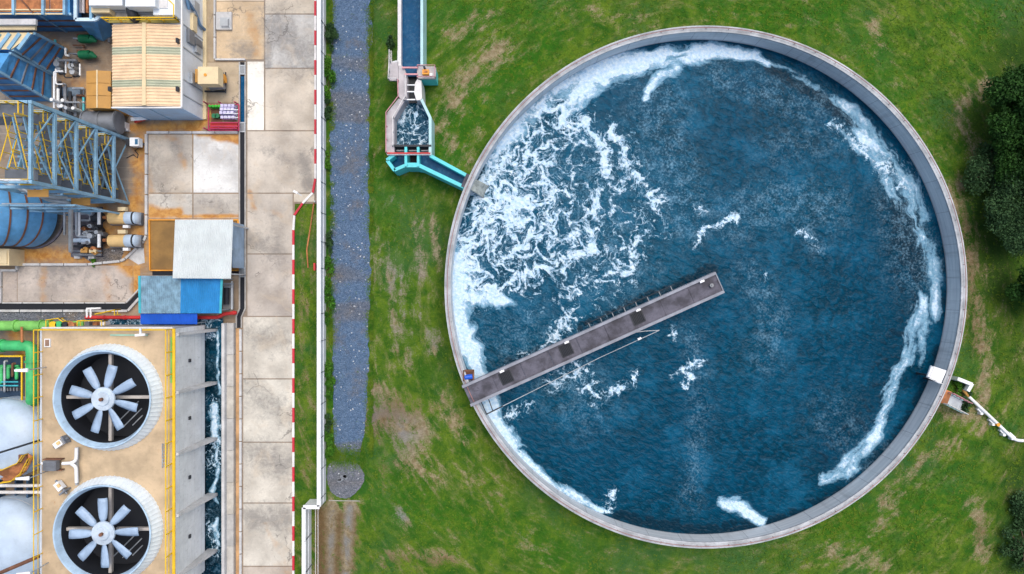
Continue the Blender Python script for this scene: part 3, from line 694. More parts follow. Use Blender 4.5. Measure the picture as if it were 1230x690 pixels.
FOAM = [([(585, 205), (605, 165), (640, 130), (675, 108)], [8, 16, 24, 26], .84), ([(675, 112), (720, 90), (765, 74), (810, 64), (850, 62)], [28, 30, 22, 16, 12], .84), ([(850, 62), (880, 64), (905, 68), (925, 78)], [11, 10, 8, 5], .80), ([(812, 80), (790, 92), (775, 108), (773, 118)], [10, 8, 6, 5], .82),
        ([(543, 290), (545, 335), (552, 385), (566, 432), (580, 470), (592, 500), (615, 535)], [12, 20, 20, 16, 14, 15, 12], .98), ([(615, 540), (640, 565), (665, 583), (700, 602), (722, 612)], [11, 9, 8, 8, 5], .92), ([(600, 360), (560, 355)], 12, .9),
        ([(866, 604), (885, 610), (914, 626)], [7, 10, 6], .95), ([(988, 580), (1012, 568), (1040, 545), (1058, 515)], [10, 13, 12, 11], .70), ([(1058, 515), (1068, 480), (1082, 445), (1092, 405), (1108, 360)], [10, 12, 13, 10, 11], .64), ([(1110, 390), (1105, 440)], 8, .45),
        ([(925, 75), (965, 96), (1010, 126), (1040, 150)], [5, 7, 9, 12], .42), ([(1035, 160), (1065, 195), (1092, 235), (1110, 275), (1122, 330), (1125, 380)], [14, 22, 22, 16, 12, 8], .56), ([(1000, 150), (1030, 175), (1075, 210)], [4, 8, 12], .50)]
VEIL = [([(790, 130), (800, 200), (830, 260)], 34, .75), ([(860, 90), (980, 130)], 22, .55), ([(880, 262), (940, 240), (990, 250)], 28, .75), ([(960, 270), (985, 300)], 12, .6), ([(900, 330), (930, 380), (920, 430)], 22, .5), ([(840, 480), (830, 600)], 14, .45), ([(1080, 240), (1100, 330)], 30, .6),
        ([(620, 400), (700, 480)], 40, .5), ([(690, 200), (740, 320)], 50, .55), ([(830, 400), (840, 450)], 14, .5), ([(1000, 500), (1060, 560)], 30, .35), ([(930, 180), (1010, 160)], 24, .4), ([(600, 250)], 70, .5)]
DARK_REFL = [([(1060, 240), (1085, 300), (1090, 380), (1050, 480), (980, 560)], 36, .42), ([(600, 390), (640, 380)], 24, .3), ([(1085, 250), (1092, 285), (1105, 330)], [22, 34, 14], .75), ([(925, 82), (975, 112), (1025, 150)], [7, 9, 8], .8), ([(1128, 420), (1100, 500), (1040, 575), (960, 622), (860, 640), (740, 622)], [7, 12, 14, 13, 11, 9], .75), ([(580, 210), (560, 245)], 8, .8), ([(700, 392), (860, 322)], 8, .72),  # dark patches, among them bridge and wall reflections painted into the water colour
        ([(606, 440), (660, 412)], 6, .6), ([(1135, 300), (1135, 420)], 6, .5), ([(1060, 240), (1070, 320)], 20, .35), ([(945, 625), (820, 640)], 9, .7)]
me = water.data
fattr(me, 'turbid', field(PX, PY, [([(620, 200), (740, 260)], 130, .8), ([(600, 380), (680, 440)], 60, .5), ([(880, 260), (980, 240)], 50, .5), ([(930, 350), (900, 450)], 50, .35), ([(820, 120)], 60, .5)])); fattr(me, 'lace', field(PX, PY, LACE)); fattr(me, 'foam', field(PX, PY, FOAM)); fattr(me, 'veil', field(PX, PY, VEIL)); fattr(me, 'dark', field(PX, PY, DARK_REFL))
vattr(me, 'wpos', np.stack([SX, SY, np.zeros_like(SX)], -1))
th = np.arctan2(SY - CY, SX - CX); rad = np.hypot(SX - CX, SY - CY)
vattr(me, 'flow', np.stack([np.sin(th) * 20 * .45, rad * 1.25, np.cos(th) * 20 * .45], -1))

# ------------------------------------------------------------------ footbridge over the tank
ZB = 2.95
b0, b1 = Vector(W(561, 475.5, ZB)), Vector(W(863.5, 339.5, ZB)); bd = (b1 - b0).normalized(); bn = Vector((-bd.y, bd.x, 0)); ba = math.atan2(bd.y, bd.x); BL = (b1 - b0).length; BW = 2.0
def B(t, s, z): return b0 + bd * t + bn * s + Vector((0, 0, z - ZB))
def Bp(px, py, z=ZB):
    q = Vector(W(px, py, z)) - b0; return q.dot(bd), q.dot(bn)
bridge = thing('footbridge', 'long grey concrete footbridge ending in the middle of the round tank', 'bridge', tuple(b0))
def bslab(mb, t0, t1, s0, s1, z0, z1):
    return mb.prism([tuple(B(t0, s0, 0))[:2], tuple(B(t1, s0, 0))[:2], tuple(B(t1, s1, 0))[:2], tuple(B(t0, s1, 0))[:2]], z0, z1)
m = MB(); n = 9
for i in range(n): bslab(m, BL * i / n + .012, BL * (i + 1) / n - .012, -BW / 2 + .2, BW / 2 - .2, ZB - .25, ZB)
part(m, 'deck', M['darkconc'], bridge)
pgrey = pm('blue_grey_concrete', (.27, .29, .34), .85, dirt=.5, var=.2)
for s in (-1, 1):
    part(bslab(MB(), -.05, BL + .05, s * BW / 2 - .2 if s > 0 else -BW / 2 - .05, BW / 2 + .05 if s > 0 else -BW / 2 + .2, ZB - .5, ZB + .25), 'parapet', pgrey, bridge)
part(bslab(MB(), BL, BL + .09, -BW / 2 + .2, BW / 2 - .2, ZB - .4, ZB + .1), 'end_beam', pgrey, bridge)
for px, py in ((608, 453.5), (680, 420.5), (766, 382)):
    tt, ss_ = Bp(px, py); hm = MB()
    for i in range(8): bslab(hm, tt - .5 + i * .143 - .015, tt - .5 + i * .143 + .025, ss_ - .48, ss_ + .48, ZB + .004, ZB + .035)
    h = part(hm, 'floor_grating', M['dark'], bridge)
    fm = MB(); bslab(fm, tt - .58, tt + .58, ss_ - .58, ss_ - .5, ZB + .002, ZB + .05); bslab(fm, tt - .58, tt + .58, ss_ + .5, ss_ + .58, ZB + .002, ZB + .05)
    bslab(fm, tt - .6, tt - .52, ss_ - .5, ss_ + .5, ZB + .002, ZB + .05); bslab(fm, tt + .52, tt + .6, ss_ - .5, ss_ + .5, ZB + .002, ZB + .05); part(fm, 'frame', M['dark'], h)
    part(bslab(MB(), tt - .52, tt + .52, ss_ - .5, ss_ + .5, ZB + .001, ZB + .004), 'opening', M['black'], h)
part(bslab(MB(), *(Bp(790, 371)[0] + d for d in (-.9, .9)), -.55, .3, ZB + .001, ZB + .005), 'damp_patch', M['dark'], bridge) if False else None
for px, py in ((603, 446), (680, 410.5), (766, 372.5), (842, 338)):
    tt, _ = Bp(px, py); l = MB(); bslab(l, tt - .22, tt + .22, BW / 2 - .34, BW / 2 - .16, ZB + .28, ZB + .38); bslab(l, tt - .05, tt + .05, BW / 2 - .2, BW / 2 - .12, ZB, ZB + .3); part(l, 'parapet_lamp', M['white'], bridge)
for i in range(8):
    tt = 12.9 + i * 1.18; k = MB(); k.beam(B(tt, BW / 2 + .05, ZB - .1), B(tt, BW / 2 + .55, ZB - .1), .07, .07); k.beam(B(tt, BW / 2 + .52, ZB - .1), B(tt, BW / 2 + .52, .4), .06, .06); part(k, 'side_bracket', M['grey'], bridge)
part(MB().tube([B(12.6, BW / 2 + .52, ZB - .05), B(21.6, BW / 2 + .52, ZB - .05)], .03, 6), 'bracket_rail', M['dark'], bridge)
for tt in (7.5, 15.5, 23.5): part(bslab(MB(), tt - .2, tt + .2, -.6, .6, -.2, ZB - .25), 'pier', M['concrete'], bridge)
tt, ss_ = Bp(854, 343); single(MB().cyl(tuple(B(tt, ss_, 0))[:2], .18, ZB, ZB + .3, 16).cyl(tuple(B(tt, ss_, 0))[:2], .05, ZB + .3, ZB + .42, 8), 'mooring_post', M['grey'], 'small round grey post near the far end of the footbridge', 'post', sm=True)
# cable boom hung off the bridge
t = thing('cable_boom', 'thin white cable boom on dark arms beside the footbridge', 'cable', W(600, 490, 2))
p0, p1 = W(584, 498, 2.2), W(792, 397, 2.6)
part(MB().tube([p0, W(640, 470, 1.9), W(720, 430, 2.0), p1], .035, 6), 'cable', M['ltgrey'], t)
for a, b in (((578, 483), (584.5, 498)), ((587, 480), (592, 494))): part(MB().beam(W(*a, 2.5), W(*b, 2.2), .08, .08), 'arm', M['dark'], t)
part(MB().tube([W(584, 498, 2.22), W(604, 488, 2.1)], .06, 6), 'boom', M['dark'], t)
part(MB().tube([B(16.5, -1.06, ZB - .2), B(17.3, -1.3, ZB - .25), p1], .04, 6), 'cable_end', M['ltgrey'], t)
part(MB().obox(W(768, 407, 2.6)[:2], .35, .18, 2.45, 2.75, ba), 'clamp', M['white'], t)
t = thing('scum_pump', 'small blue pump in a dark frame on the rim beside the footbridge', 'pump', W(562, 451, 2.5))
c = W(563, 451, 2.6)
f_ = MB()
for u in (-.45, .45):
    for v in (-.45, .45): f_.obox((c[0] + u, c[1] + v), .09, .09, 2.2, 2.95)
f_.box(c[0] - .5, c[0] + .5, c[1] - .5, c[1] + .5, 2.3, 2.4).box(c[0] - .5, c[0] + .5, c[1] + .4, c[1] + .5, 2.85, 2.95).box(c[0] - .5, c[0] - .4, c[1] - .5, c[1] + .39, 2.85, 2.95).box(c[0] + .4, c[0] + .5, c[1] - .5, c[1] + .39, 2.85, 2.95)
part(f_, 'frame', M['rustband'], t)
part(MB().tube([(c[0] - .35, c[1] - .18, 2.7), (c[0] + .35, c[1] - .1, 2.7)], .24, 14).tube([(c[0] - .5, c[1] - .2, 2.7), (c[0] - .35, c[1] - .18, 2.7)], .12, 10), 'pump_body', M['vividblue'], t, True)

# ------------------------------------------------------------------ inlet flume
ZF = 2.6
fl = thing('inlet_flume', 'turquoise edged concrete flume with stilling basin feeding the round tank', 'flume', W(492, 140))
def poly(mb, pts, z0, z1): return mb.prism([W(p[0], p[1], z1)[:2] for p in pts], z0, z1)
part(poly(MB(), [(477.7, -140), (481.8, -140), (481.8, 79), (477.7, 79)], 0, ZF), 'channel_wall', M['offwhite'], fl)
w_ = part(poly(MB(), [(505, -140), (508.2, -140), (508.2, 79), (505, 79)], 0, ZF), 'channel_wall', M['palecyan'], fl)
part(flat(MB(), [(479, -140), (507, -140), (507, 92), (479, 92)], 1.9), 'channel_water', G_CHAN, fl)
part(poly(MB(), [(478.6, 79), (483, 79), (486.5, 84), (489, 92), (489, 119), (486, 120.5), (478.6, 118)], 0, ZF + .004), 'walkway', M['pinkgrey'], fl)
part(poly(MB(), [(478.6, 118.6), (486, 121), (473.5, 142.5), (473.5, 185), (464, 185), (464, 137)], 0, ZF), 'walkway', M['pinkgrey'], fl)
part(poly(MB(), [(501, 95.5), (506, 97), (507, 118), (505, 120.5), (500, 120.5), (497.5, 112), (498.5, 100)], 0, ZF + .01), 'throat_wall', M['offwhite'], fl)
part(flat(MB(), [(484, 90), (503, 90), (503, 124), (484, 124)], 1.3), 'throat_water', M['dark'], fl)
part(poly(MB(), [(505, 121), (507.5, 118.5), (518.3, 141), (518.3, 187), (515, 187), (515, 142)], 0, ZF - .01), 'basin_wall', M['palecyan'], fl)
part(flat(MB(), [(480, 122), (508, 122), (517, 141), (517, 177), (472, 177), (472, 141)], 1.1), 'basin_water', G_CHURN, fl)
for y in (81.5, 89.5):
    part(MB().beam(W(483 if y < 85 else 486, y, ZF + .25), W(502, y, ZF + .25), .14, .12), 'cross_rail', M['pinkpaint'], fl)
for y in (102.5, 110.5, 120): part(MB().beam(W(488.5, y, ZF - .1), W(499, y, ZF - .1), .1, .15), 'brace_bar', M['white'], fl)
part(poly(MB(), [(501, 80), (523.5, 80), (523.5, 94.5), (501, 94.5)], ZF - .3, ZF + .012), 'gate_platform', M['pinkgrey'], fl)
part(poly(MB(), [(503, 81), (523, 81), (523, 94), (503, 94)], 0, ZF - .303), 'gate_pedestal', M['cyan'], fl)
r_ = MB().rail([W(502, 94, ZF), W(523, 94, ZF), W(523, 80.5, ZF), W(502, 80.5, ZF)], .5, .045, 1.2, False); part(r_, 'platform_rail', M['pinkpaint'], fl)
part(poly(MB(), [(467.5, 75), (478.2, 75), (478.2, 97), (467.5, 97)], ZF - .2, ZF), 'stair_landing', M['pinkgrey'], fl)
st = MB()
for i in range(8):
    yy = W(0, 74.8 - i * 1.5, ZF)[1]; x0, x1 = W(470.3, 0, ZF)[0], W(477.4, 0, ZF)[0]; st.box(x0, x1, yy, yy + .13, ZF - .2 - .3 * i - .06, ZF - .2 - .3 * i)
part(st, 'stair', M['ltgrey'], fl)
sr = MB(); sr.beam(W(470, 62, .1), W(470, 75, ZF + .1), .1, .18).beam(W(478, 62, .1), W(478, 75, ZF + .1), .1, .18); sr.rail([W(469, 63, .4), W(469, 75, ZF), W(467.8, 97, ZF), W(477, 97, ZF)], .7, .05, 1.0, False); part(sr, 'stair_rail', M['offwhite'], fl)
wr = MB().rail([W(479, 98, ZF), W(479.5, 118, ZF), W(465, 137, ZF), W(465, 184, ZF)], .6, .05, 1.4, False); part(wr, 'walkway_rail', M['pinkpaint'], fl)
wr = MB().rail([W(488, 93, ZF), W(488, 118, ZF), (W(485.5, 121.5, ZF)), W(473, 142.5, ZF), W(473, 176, ZF)], .6, .05, 1.4, False); part(wr, 'walkway_rail', M['offwhite'], fl)
part(poly(MB(), [(471, 174), (518, 174), (518, 176.4), (471, 176.4)], .4, ZF + .03), 'gate_beam', M['dark'], fl)
part(MB().beam(W(465, 184.2, ZF + .25), W(517, 184.2, ZF + .25), .12, .12), 'cross_rail', M['red'], fl)
part(MB().beam(W(465, 185.8, ZF + .05), W(517, 185.8, ZF + .05), .12, .12), 'gate_sill', M['white'], fl)
for a, b in ((474, 485.8), (489, 500.5), (504, 515)):
    g = part(poly(MB(), [(a, 176.6), (b, 176.6), (b, 183.2), (a, 183.2)], ZF - .9, ZF - .62), 'sluice_gate', M['black'], fl)
    part(MB().box(*(sorted((W(a + 1, 0, ZF)[0], W(b - 1, 0, ZF)[0]))), W(0, 180.6, ZF)[1], W(0, 179, ZF)[1], ZF - .6, ZF - .5), 'lifting_bar', M['grey'], g)
for a in (487.4, 502.2): part(poly(MB(), [(a - 1.5, 176.6), (a + 1.5, 176.6), (a + 1.5, 200), (a - 1.5, 200)], 0, ZF), 'divider_wall', M['cyan'], fl)
# turquoise outlet channels
OZ = 2.5
def strip(pts, w, name):
    for a, b in zip(pts[:-1], pts[1:]): part(MB().beam(Vector(W(*a, OZ)) - Vector((0, 0, OZ / 2)), Vector(W(*b, OZ)) - Vector((0, 0, OZ / 2)), w, OZ), name, M['cyan'], fl)
strip([(473, 186), (464.5, 192.5)], .3, 'outlet_wall'); strip([(465, 193), (474, 205)], .3, 'outlet_wall'); strip([(473.5, 204.5), (489, 197.8)], .3, 'outlet_wall'); strip([(488, 198.4), (503, 198.4)], .42, 'outlet_wall'); strip([(502, 198.2), (558, 225)], .34, 'outlet_wall'); strip([(516.5, 187), (563, 212.2)], .3, 'outlet_wall')
part(flat(MB(), [(474, 186), (486, 186), (486, 198), (474, 203), (466, 193)], 1.2), 'outlet_water', G_CHAN, fl)
part(flat(MB(), [(489, 186), (501, 186), (501, 198), (489, 198)], .6), 'sump', M['black'], fl)
part(flat(MB(), [(503.5, 186), (516, 186), (564, 214), (559, 224), (503.5, 198)], 1.5), 'outlet_water', G_CHAN, fl)
part(poly(MB(), [(481, 204.5), (487, 202), (487, 205.5), (481, 206)], 0, .6), 'footing', M['concrete'], fl); part(poly(MB(), [(504, 202), (511, 205), (511, 207), (504, 206)], 0, .6), 'footing', M['cyan'], fl)
t = thing('gate_motor', 'small orange gate motor on the platform beside the flume', 'motor', W(512, 88, ZF))
c = W(512, 88.5, ZF)
part(MB().box(c[0] - .3, c[0] + .3, c[1] - .22, c[1] + .22, ZF + .02, ZF + .5), 'motor_housing', M['orange'], t); part(MB().box(c[0] - .18, c[0] + .18, c[1] - .08, c[1] + .1, ZF + .502, ZF + .56), 'cover', M['rustplate'], t); part(MB().cyl((c[0] - .1, c[1] + .36), .1, ZF + .02, ZF + .75, 12), 'spindle', M['dark'], t)
part(MB().box(c[0] + .34, c[0] + .6, c[1] - .3, c[1] - .05, ZF + .02, ZF + .3), 'switch_box', M['white'], t)
# falling water and half round spout
t = thing('spout', 'half round grey concrete spout pouring into the tank', 'spout', W(566, 220, 2))
a0 = Vector(W(561.5, 218.5, 2.35)); d = Vector((W(585, 231, 1)[0] - a0.x, W(585, 231, 1)[1] - a0.y, 0)).normalized(); nn = Vector((-d.y, d.x, 0))
sp = MB(); rows = []
for i in range(11):
    u = i / 10; z = 2.3 - 1.75 * u ** 2; q = a0 + d * (1.9 * u); q.z = 0
    wdt = .48 + .14 * u
    rows.append([tuple(q + nn * (wdt * s) + Vector((0, 0, z - .16 * (1 - s * s)))) for s in (-1, -.75, -.5, -.25, 0, .25, .5, .75, 1)])
sp.add([p for r in rows for p in r], [(i * 9 + k, (i + 1) * 9 + k, (i + 1) * 9 + k + 1, i * 9 + k + 1) for i in range(10) for k in range(8)])
jet = pm('silty_falling_water', (.30, .34, .33), .3, dirt=.35, var=.3, scale=2.5); o = part(sp, 'water_chute', jet, t, True); md = o.modifiers.new('thick', 'SOLIDIFY'); md.thickness = .12
part(MB().beam(tuple(a0 + nn * .65 - d * .2 + Vector((0, 0, .1))), tuple(a0 - nn * .65 - d * .2 + Vector((0, 0, .1))), .3, .35), 'lip', M['darkconc'], t)

# ------------------------------------------------------------------ outlet side of the tank
t = thing('outlet_platform', 'white square platform fixed to the right inner rim of the tank', 'platform', W(1125, 450, ZR))
part(MB().prism([W(*p, 3.0)[:2] for p in ((1118.6, 439.3), (1137, 445.4), (1130, 461.6), (1113.5, 453.5))], 2.84, 3.0), 'slab', M['white'], t)
for p in ((1118, 452), (1127, 458)): part(MB().obox(W(*p, 2.8)[:2], .16, .16, .3, 2.838), 'leg', M['dark'], t)
for a, b in (((1119, 440), (1114, 453)), ((1114, 453.5), (1130, 461))): part(MB().rail([W(*a, 3.0), W(*b, 3.0)], .35, .03, .8, False), 'edge_rail', M['offwhite'], t)
t = thing('outlet_box_wall', 'low white angled wall outside the tank beside a bright shrub', 'wall', W(1152, 455))
part(MB().beam(W(1145.5, 454, .6), W(1163, 461, .6), .32, 1.2), 'wall_panel', M['white'], t); part(MB().beam(W(1163.2, 460, .59), W(1158, 469, .59), .32, 1.18), 'wall_panel', M['white'], t); part(MB().box(W(1152, 0)[0], W(1159, 0)[0], W(0, 468)[1], W(0, 462)[1], 0, .5), 'valve_box', M['ltgrey'], t)
t = thing('outlet_pipe', 'thin white pipe on small supports running across the grass from the tank', 'pipe', W(1165, 478))
part(MB().bend([W(1156, 468, .5), W(1161, 474, .45), W(1164, 477, .4)], .14, .3, 10), 'pipe_elbow', M['tan'], t, True)
part(MB().bend([W(1163, 476, .4), W(1196, 507, .4), W(1219, 529.5, .4), W(1300, 529.5, .4)], .15, .6, 10), 'pipe_run', M['white'], t, True)
for p in ((1176, 493), (1190, 506), (1203, 518.5), (1213, 523), (1240, 529), (1270, 529)): part(MB().obox(W(*p)[:2], .75, .3, 0, .3, R(-42)).obox(W(p[0] - 1, p[1] + 3)[:2], .22, .22, 0, .5), 'pipe_support', M['white'], t)
part(MB().cyl(W(1198, 510, .4)[:2], .17, .3, .58, 12), 'coupling', M['orange'], t)
t = thing('access_stair', 'narrow steel stair with pink and turquoise rails against the tank wall', 'stair', W(1145, 485))
s0, s1 = Vector(W(1136, 478, 2.7)), Vector(W(1158, 489.5, .1)); sd = s1 - s0; sn = Vector((-sd.y, sd.x, 0)).normalized()
tr = MB()
for i in range(12): q = s0 + sd * (i + .5) / 12; tr.obox((q.x, q.y), .2, 1.0, q.z - .04, q.z, math.atan2(sd.y, sd.x))
part(tr, 'treads', M['ltgrey'], t)
for k, mt in ((.55, 'pinkpaint'), (-.55, 'offwhite')):
    part(MB().beam(s0 + sn * k, s1 + sn * k, .1, .22), 'stringer', M['palecyan'], t); part(MB().rail([s0 + sn * k, s1 + sn * k], .9, .05, 1.0, True), 'handrail', M[mt], t)
part(MB().obox((s0.x - .1, s0.y + .1), .9, 1.3, 2.6, 2.75, math.atan2(sd.y, sd.x)), 'landing', M['rustplate'], t)

# ------------------------------------------------------------------ boundary wall
WX1 = W(392, 0)[0]
wall = thing('boundary_wall', 'long white boundary wall between the road and the gravel path', 'wall', W(391, 300))
def wall_run(a, b, posts):
    a, b = Vector((*a, 0)), Vector((*b, 0))
    part(MB().beam(a + Vector((0, 0, 1.05)), b + Vector((0, 0, 1.05)), .14, 2.1), 'wall_panel', M['white'], wall)
    part(MB().beam(a + Vector((0, 0, 2.15)), b + Vector((0, 0, 2.15)), .36, .1), 'coping', M['white'], wall)
    part(MB().beam(a + Vector((.09, 0, .9)), b + Vector((.09, 0, .9)), .05, .12), 'ledge', M['white'], wall) if abs(b.y - a.y) > 2 else None
yb = W(0, 600.5)[1]; xa = WX1 - .1; xb = W(374.5, 0)[0] - .1
wall_run((xa, W(0, -140)[1]), (xa, yb + .05), None); wall_run((xa + .06, yb), (xb - .06, yb), None); wall_run((xb, yb - .05), (xb, W(0, 830)[1]), None)
for py in (-80, -40, -4, 33, 69, 106, 146, 182, 222, 258, 292, 323, 376, 408, 445, 482, 521, 558, 592):
    part(MB().box(xa + .073, xa + .11, W(0, py)[1] - .035, W(0, py)[1] + .035, 0, 2.22), 'post', M['grey'], wall)
for py in (640, 678, 716, 760): part(MB().box(xb + .073, xb + .15, W(0, py)[1] - .035, W(0, py)[1] + .035, 0, 2.22), 'post', M['grey'], wall)
single(MB().box(W(380.2, 0)[0], W(382, 0)[0], W(0, 325)[1], W(0, 317)[1], 0, .9).box(W(380, 0)[0], W(382.2, 0)[0], W(0, 325.4)[1], W(0, 316.6)[1], .9, .97), 'hydrant_cabinet', M['red'], 'small red cabinet against the white boundary wall', 'cabinet')
single(MB().tube([W(377, 244, .06), W(374.5, 262, .05), W(371, 285, .05), W(368.5, 300, .06), W(370, 322, .05)], .07, 6), 'hose', M['rustplate'], 'rust coloured hose lying on the grass strip by the boundary wall', 'hose', sm=True)
t = thing('lamp_post', 'white road lamp leaning over the curve of the kerb', 'street lamp', W(378, 241))
part(MB().tube([W(378, 242, 0), W(378, 242, 4.0)], .06, 8), 'pole', M['ltgrey'], t, True); part(MB().beam(W(378, 242, 0.0)[:2] + (4.0,), Vector(W(378, 242, 0)) + Vector((-.4, .25, 4.1)), .08, .08), 'arm', M['ltgrey'], t)
part(MB().beam(Vector(W(378, 242, 0)) + Vector((-.35, .22, 4.12)), Vector(W(378, 242, 0)) + Vector((-.7, .4, 4.16)), .2, .1), 'lamp_head', M['white'], t)
t = thing('wire_fence', 'low white wire fence beside the wall at the wheel tracks', 'fence', W(379, 640))
for px in (379, 382): part(MB().tube([W(px, 606, .9 if px > 380 else .5), W(px, 800, .9 if px > 380 else .5)], .03, 6), 'wire', M['offwhite'], t)
for py in range(608, 800, 24): part(MB().tube([W(381.5, py, 0), W(381.5, py, 1.0)], .035, 6), 'post', M['offwhite'], t)
single(MB().beam(W(395, 601.5, .04), W(432, 602, .04), .06, .06), 'edging_strip', M['concrete'], 'thin pale edging strip between the round gravel pad and wheel tracks', 'edging')
mb = MB()
for i in range(7): a = i * .9; mb.loft([[(W(412, 574)[0] + (k * 1.0) * math.cos(j * 1.047 + i) * (.3 - .1 * l) + math.cos(a) * .35, W(412, 574)[1] + math.sin(j * 1.047 + i) * (.25 - .08 * l) + math.sin(a * 1.3) * .25, .04 + l * .17) for j in range(6)] for k, l in ((1, 0), (1, 1))])
single(mb, 'rubble_heap', M['grey'], 'small heap of broken stone in the middle of the round gravel pad', 'rubble', kind='stuff')

# ------------------------------------------------------------------ cooling tower
ZD = 6.5
tow = thing('cooling_tower', 'big cooling tower with tan roof deck and yellow railings', 'cooling tower', W(150, 540))
dx0, dx1 = W(50.5, 0, ZD)[0], W(211, 0, ZD)[0]; dy1 = W(0, 395, ZD)[1]
FZ = 7.40; fc1 = W(124.6, 479.3, FZ)[:2]; FSP = 161.1 * S * (H - FZ) / H; fc2 = (fc1[0], fc1[1] - FSP); dy0 = fc2[1] - (dy1 - fc1[1])
RB, RT = 64 * S * (H - ZD) / H, 59.3 * S * (H - 7.65) / H; RH = 3.80
ymid = (fc1[1] + fc2[1]) / 2
def holed(mb, x0, x1, y0, y1, c, r, z, n=64):
    v = []
    for i in range(n):
        a = 2 * math.pi * (i + .5) / n; ca, sa = math.cos(a), math.sin(a)
        v.append((c[0] + r * ca, c[1] + r * sa, z))
        tx = ((x1 if ca > 0 else x0) - c[0]) / ca if abs(ca) > 1e-9 else 1e9; ty = ((y1 if sa > 0 else y0) - c[1]) / sa if abs(sa) > 1e-9 else 1e9
        k = min(tx, ty); v.append((c[0] + k * ca, c[1] + k * sa, z))
    f = [(2 * i, 2 * i + 1, (2 * i + 3) % (2 * n), (2 * i + 2) % (2 * n)) for i in range(n)]
    mb.add(v, f)
    for (X_, Y_) in ((x0, y0), (x1, y0), (x1, y1), (x0, y1)):     # square the corners off
        ang = math.atan2(Y_ - c[1], X_ - c[0]) % (2 * math.pi); i = int((ang / (2 * math.pi) * n) - .5) % n
        a, b = v[2 * i + 1], v[(2 * i + 3) % (2 * n)]; mb.add([a, (X_, Y_, z), b], [(0, 1, 2)])
    return mb
d = MB(); holed(d, dx0, dx1, ymid, dy1, fc1, RH, ZD); holed(d, dx0, dx1, dy0, ymid, fc2, RH, ZD); part(d, 'roof_deck', M['deckconc'], tow)
# body walls with dark inside
b_ = MB(); b_.box(dx0, dx0 + .2, dy0, dy1, 0, ZD - .02).box(dx0 + .2, dx1 - .25, dy1 - .2, dy1, 0, ZD - .02).box(dx0 + .2, dx1 - .25, dy0, dy0 + .2, 0, ZD - .02); part(b_, 'side_wall', M['concrete'], tow)
part(MB().box(dx0 + .2, dx1 - .25, dy0 + .2, dy1 - .2, 3.0, 4.6), 'fill_pack', M['black'], tow)
lv = pm('weathered_louvre_panel', (.74, .77, .79), .8, dirt=.4, var=.1, scale=.6)
fy = [W(0, p, ZD)[1] for p in (402, 472, 546, 620, 694)] + [dy0]
yb0 = dy1
for i, q in enumerate(fy):
    if yb0 - q > .4:
        pn = MB().box(dx1 - .22, dx1, q + .02, yb0 - .02, .95, ZD - .03); o = part(pn, 'louvre_panel', lv, tow)
        mm = MB()
        for k in range(1, 8): z = .95 + k * .7; mm.box(dx1 - .01, dx1 + .006, q + .05, yb0 - .05, z - .015, z + .015)
        part(mm, 'louvre_joint', M['paleconc'], o)
        if yb0 - q > 2: part(MB().box(dx1 + .0, dx1 + .12, (q + yb0) / 2 - .15, (q + yb0) / 2 + .15, 3.9, 4.2), 'wall_light', M['dark'], o)
    yb0 = q
for q in fy[:-1]:
    bo = MB(); prof = [(dx1 + .002, .2), (dx1 + .95, .2), (dx1 + .95, .8), (dx1 + .2, ZD - .1), (dx1 + .002, ZD - .1)]
    v = [(x, q - .12, z) for x, z in prof] + [(x, q + .12, z) for x, z in prof]; n = 5
    bo.add(v, [tuple(range(n)), tuple(reversed(range(n, 2 * n)))] + [(i, n + i, n + (i + 1) % n, (i + 1) % n) for i in range(n)]); part(bo, 'buttress', M['paleconc'], tow)
ZR_ = ZD
ry = MB().rail([(dx0 + .05, dy0, ZD), (dx0 + .05, dy1 - .05, ZD)], 1.1, .045, 1.9); part(ry, 'railing', M['yellow'], tow)
ry = MB().rail([(dx0 + .05, dy1 - .05, ZD), (dx1 - .3, dy1 - .05, ZD)], 1.1, .045, 1.9); part(ry, 'railing', M['yellow'], tow)
ry = MB().rail([(dx1 - .3, dy1 - .05, ZD), (dx1 - .3, dy0, ZD)], 1.1, .055, 1.9); part(ry, 'railing', M['yellow'], tow)
part(MB().box(dx1 - .24, dx1 - .02, dy0, dy1, ZD - .02, ZD + .12), 'deck_kerb', M['yellow'], tow)
part(MB().box(dx0 - .12, dx0, dy0, dy1, ZD - .25, ZD + .06), 'deck_edge', M['whitewall'], tow)
part(MB().box(dx0, dx1 - .25, dy1 + .002, dy1 + .14, ZD - .25, ZD + .06), 'deck_edge', M['offwhite'], tow)
h0, h1 = W(54.5, 417, ZD), W(61.5, 407, ZD)
part(MB().box(h0[0], h1[0], h0[1], h1[1], ZD + .004, ZD + .14), 'hatch_rim', M['white'], tow); part(MB().box(h0[0] + .08, h1[0] - .08, h0[1] + .08, h1[1] - .08, ZD + .142, ZD + .16), 'hatch_lid', pm('brown_hatch', (.30, .19, .14), .8), tow)
part(MB().box(W(133, 0, ZD)[0], W(178, 0, ZD)[0], W(0, 403.5, ZD)[1], W(0, 401.8, ZD)[1], ZD + .01, ZD + .1), 'roof_strip', pm('pale_green_strip', (.28, .50, .40), .6), tow)
part(MB().box(W(205.5, 0, ZD)[0], W(207.2, 0, ZD)[0], W(0, 460, ZD)[1], W(0, 405, ZD)[1], ZD + .01, ZD + .1), 'roof_strip', M['green2'], tow)
lad = MB()
for px in (195, 199): lad.tube([W(px, 562, ZD + .1), W(px, 533, ZD + .3)], .05, 6)
for i in range(8): lad.tube([W(195, 534 + i * 3.7, ZD + .2), W(199, 534 + i * 3.7, ZD + .2)], .03, 6)
single(lad, 'ladder', M['ltgrey'], 'grey ladder lying on the tan deck right of the two fans', 'ladder')

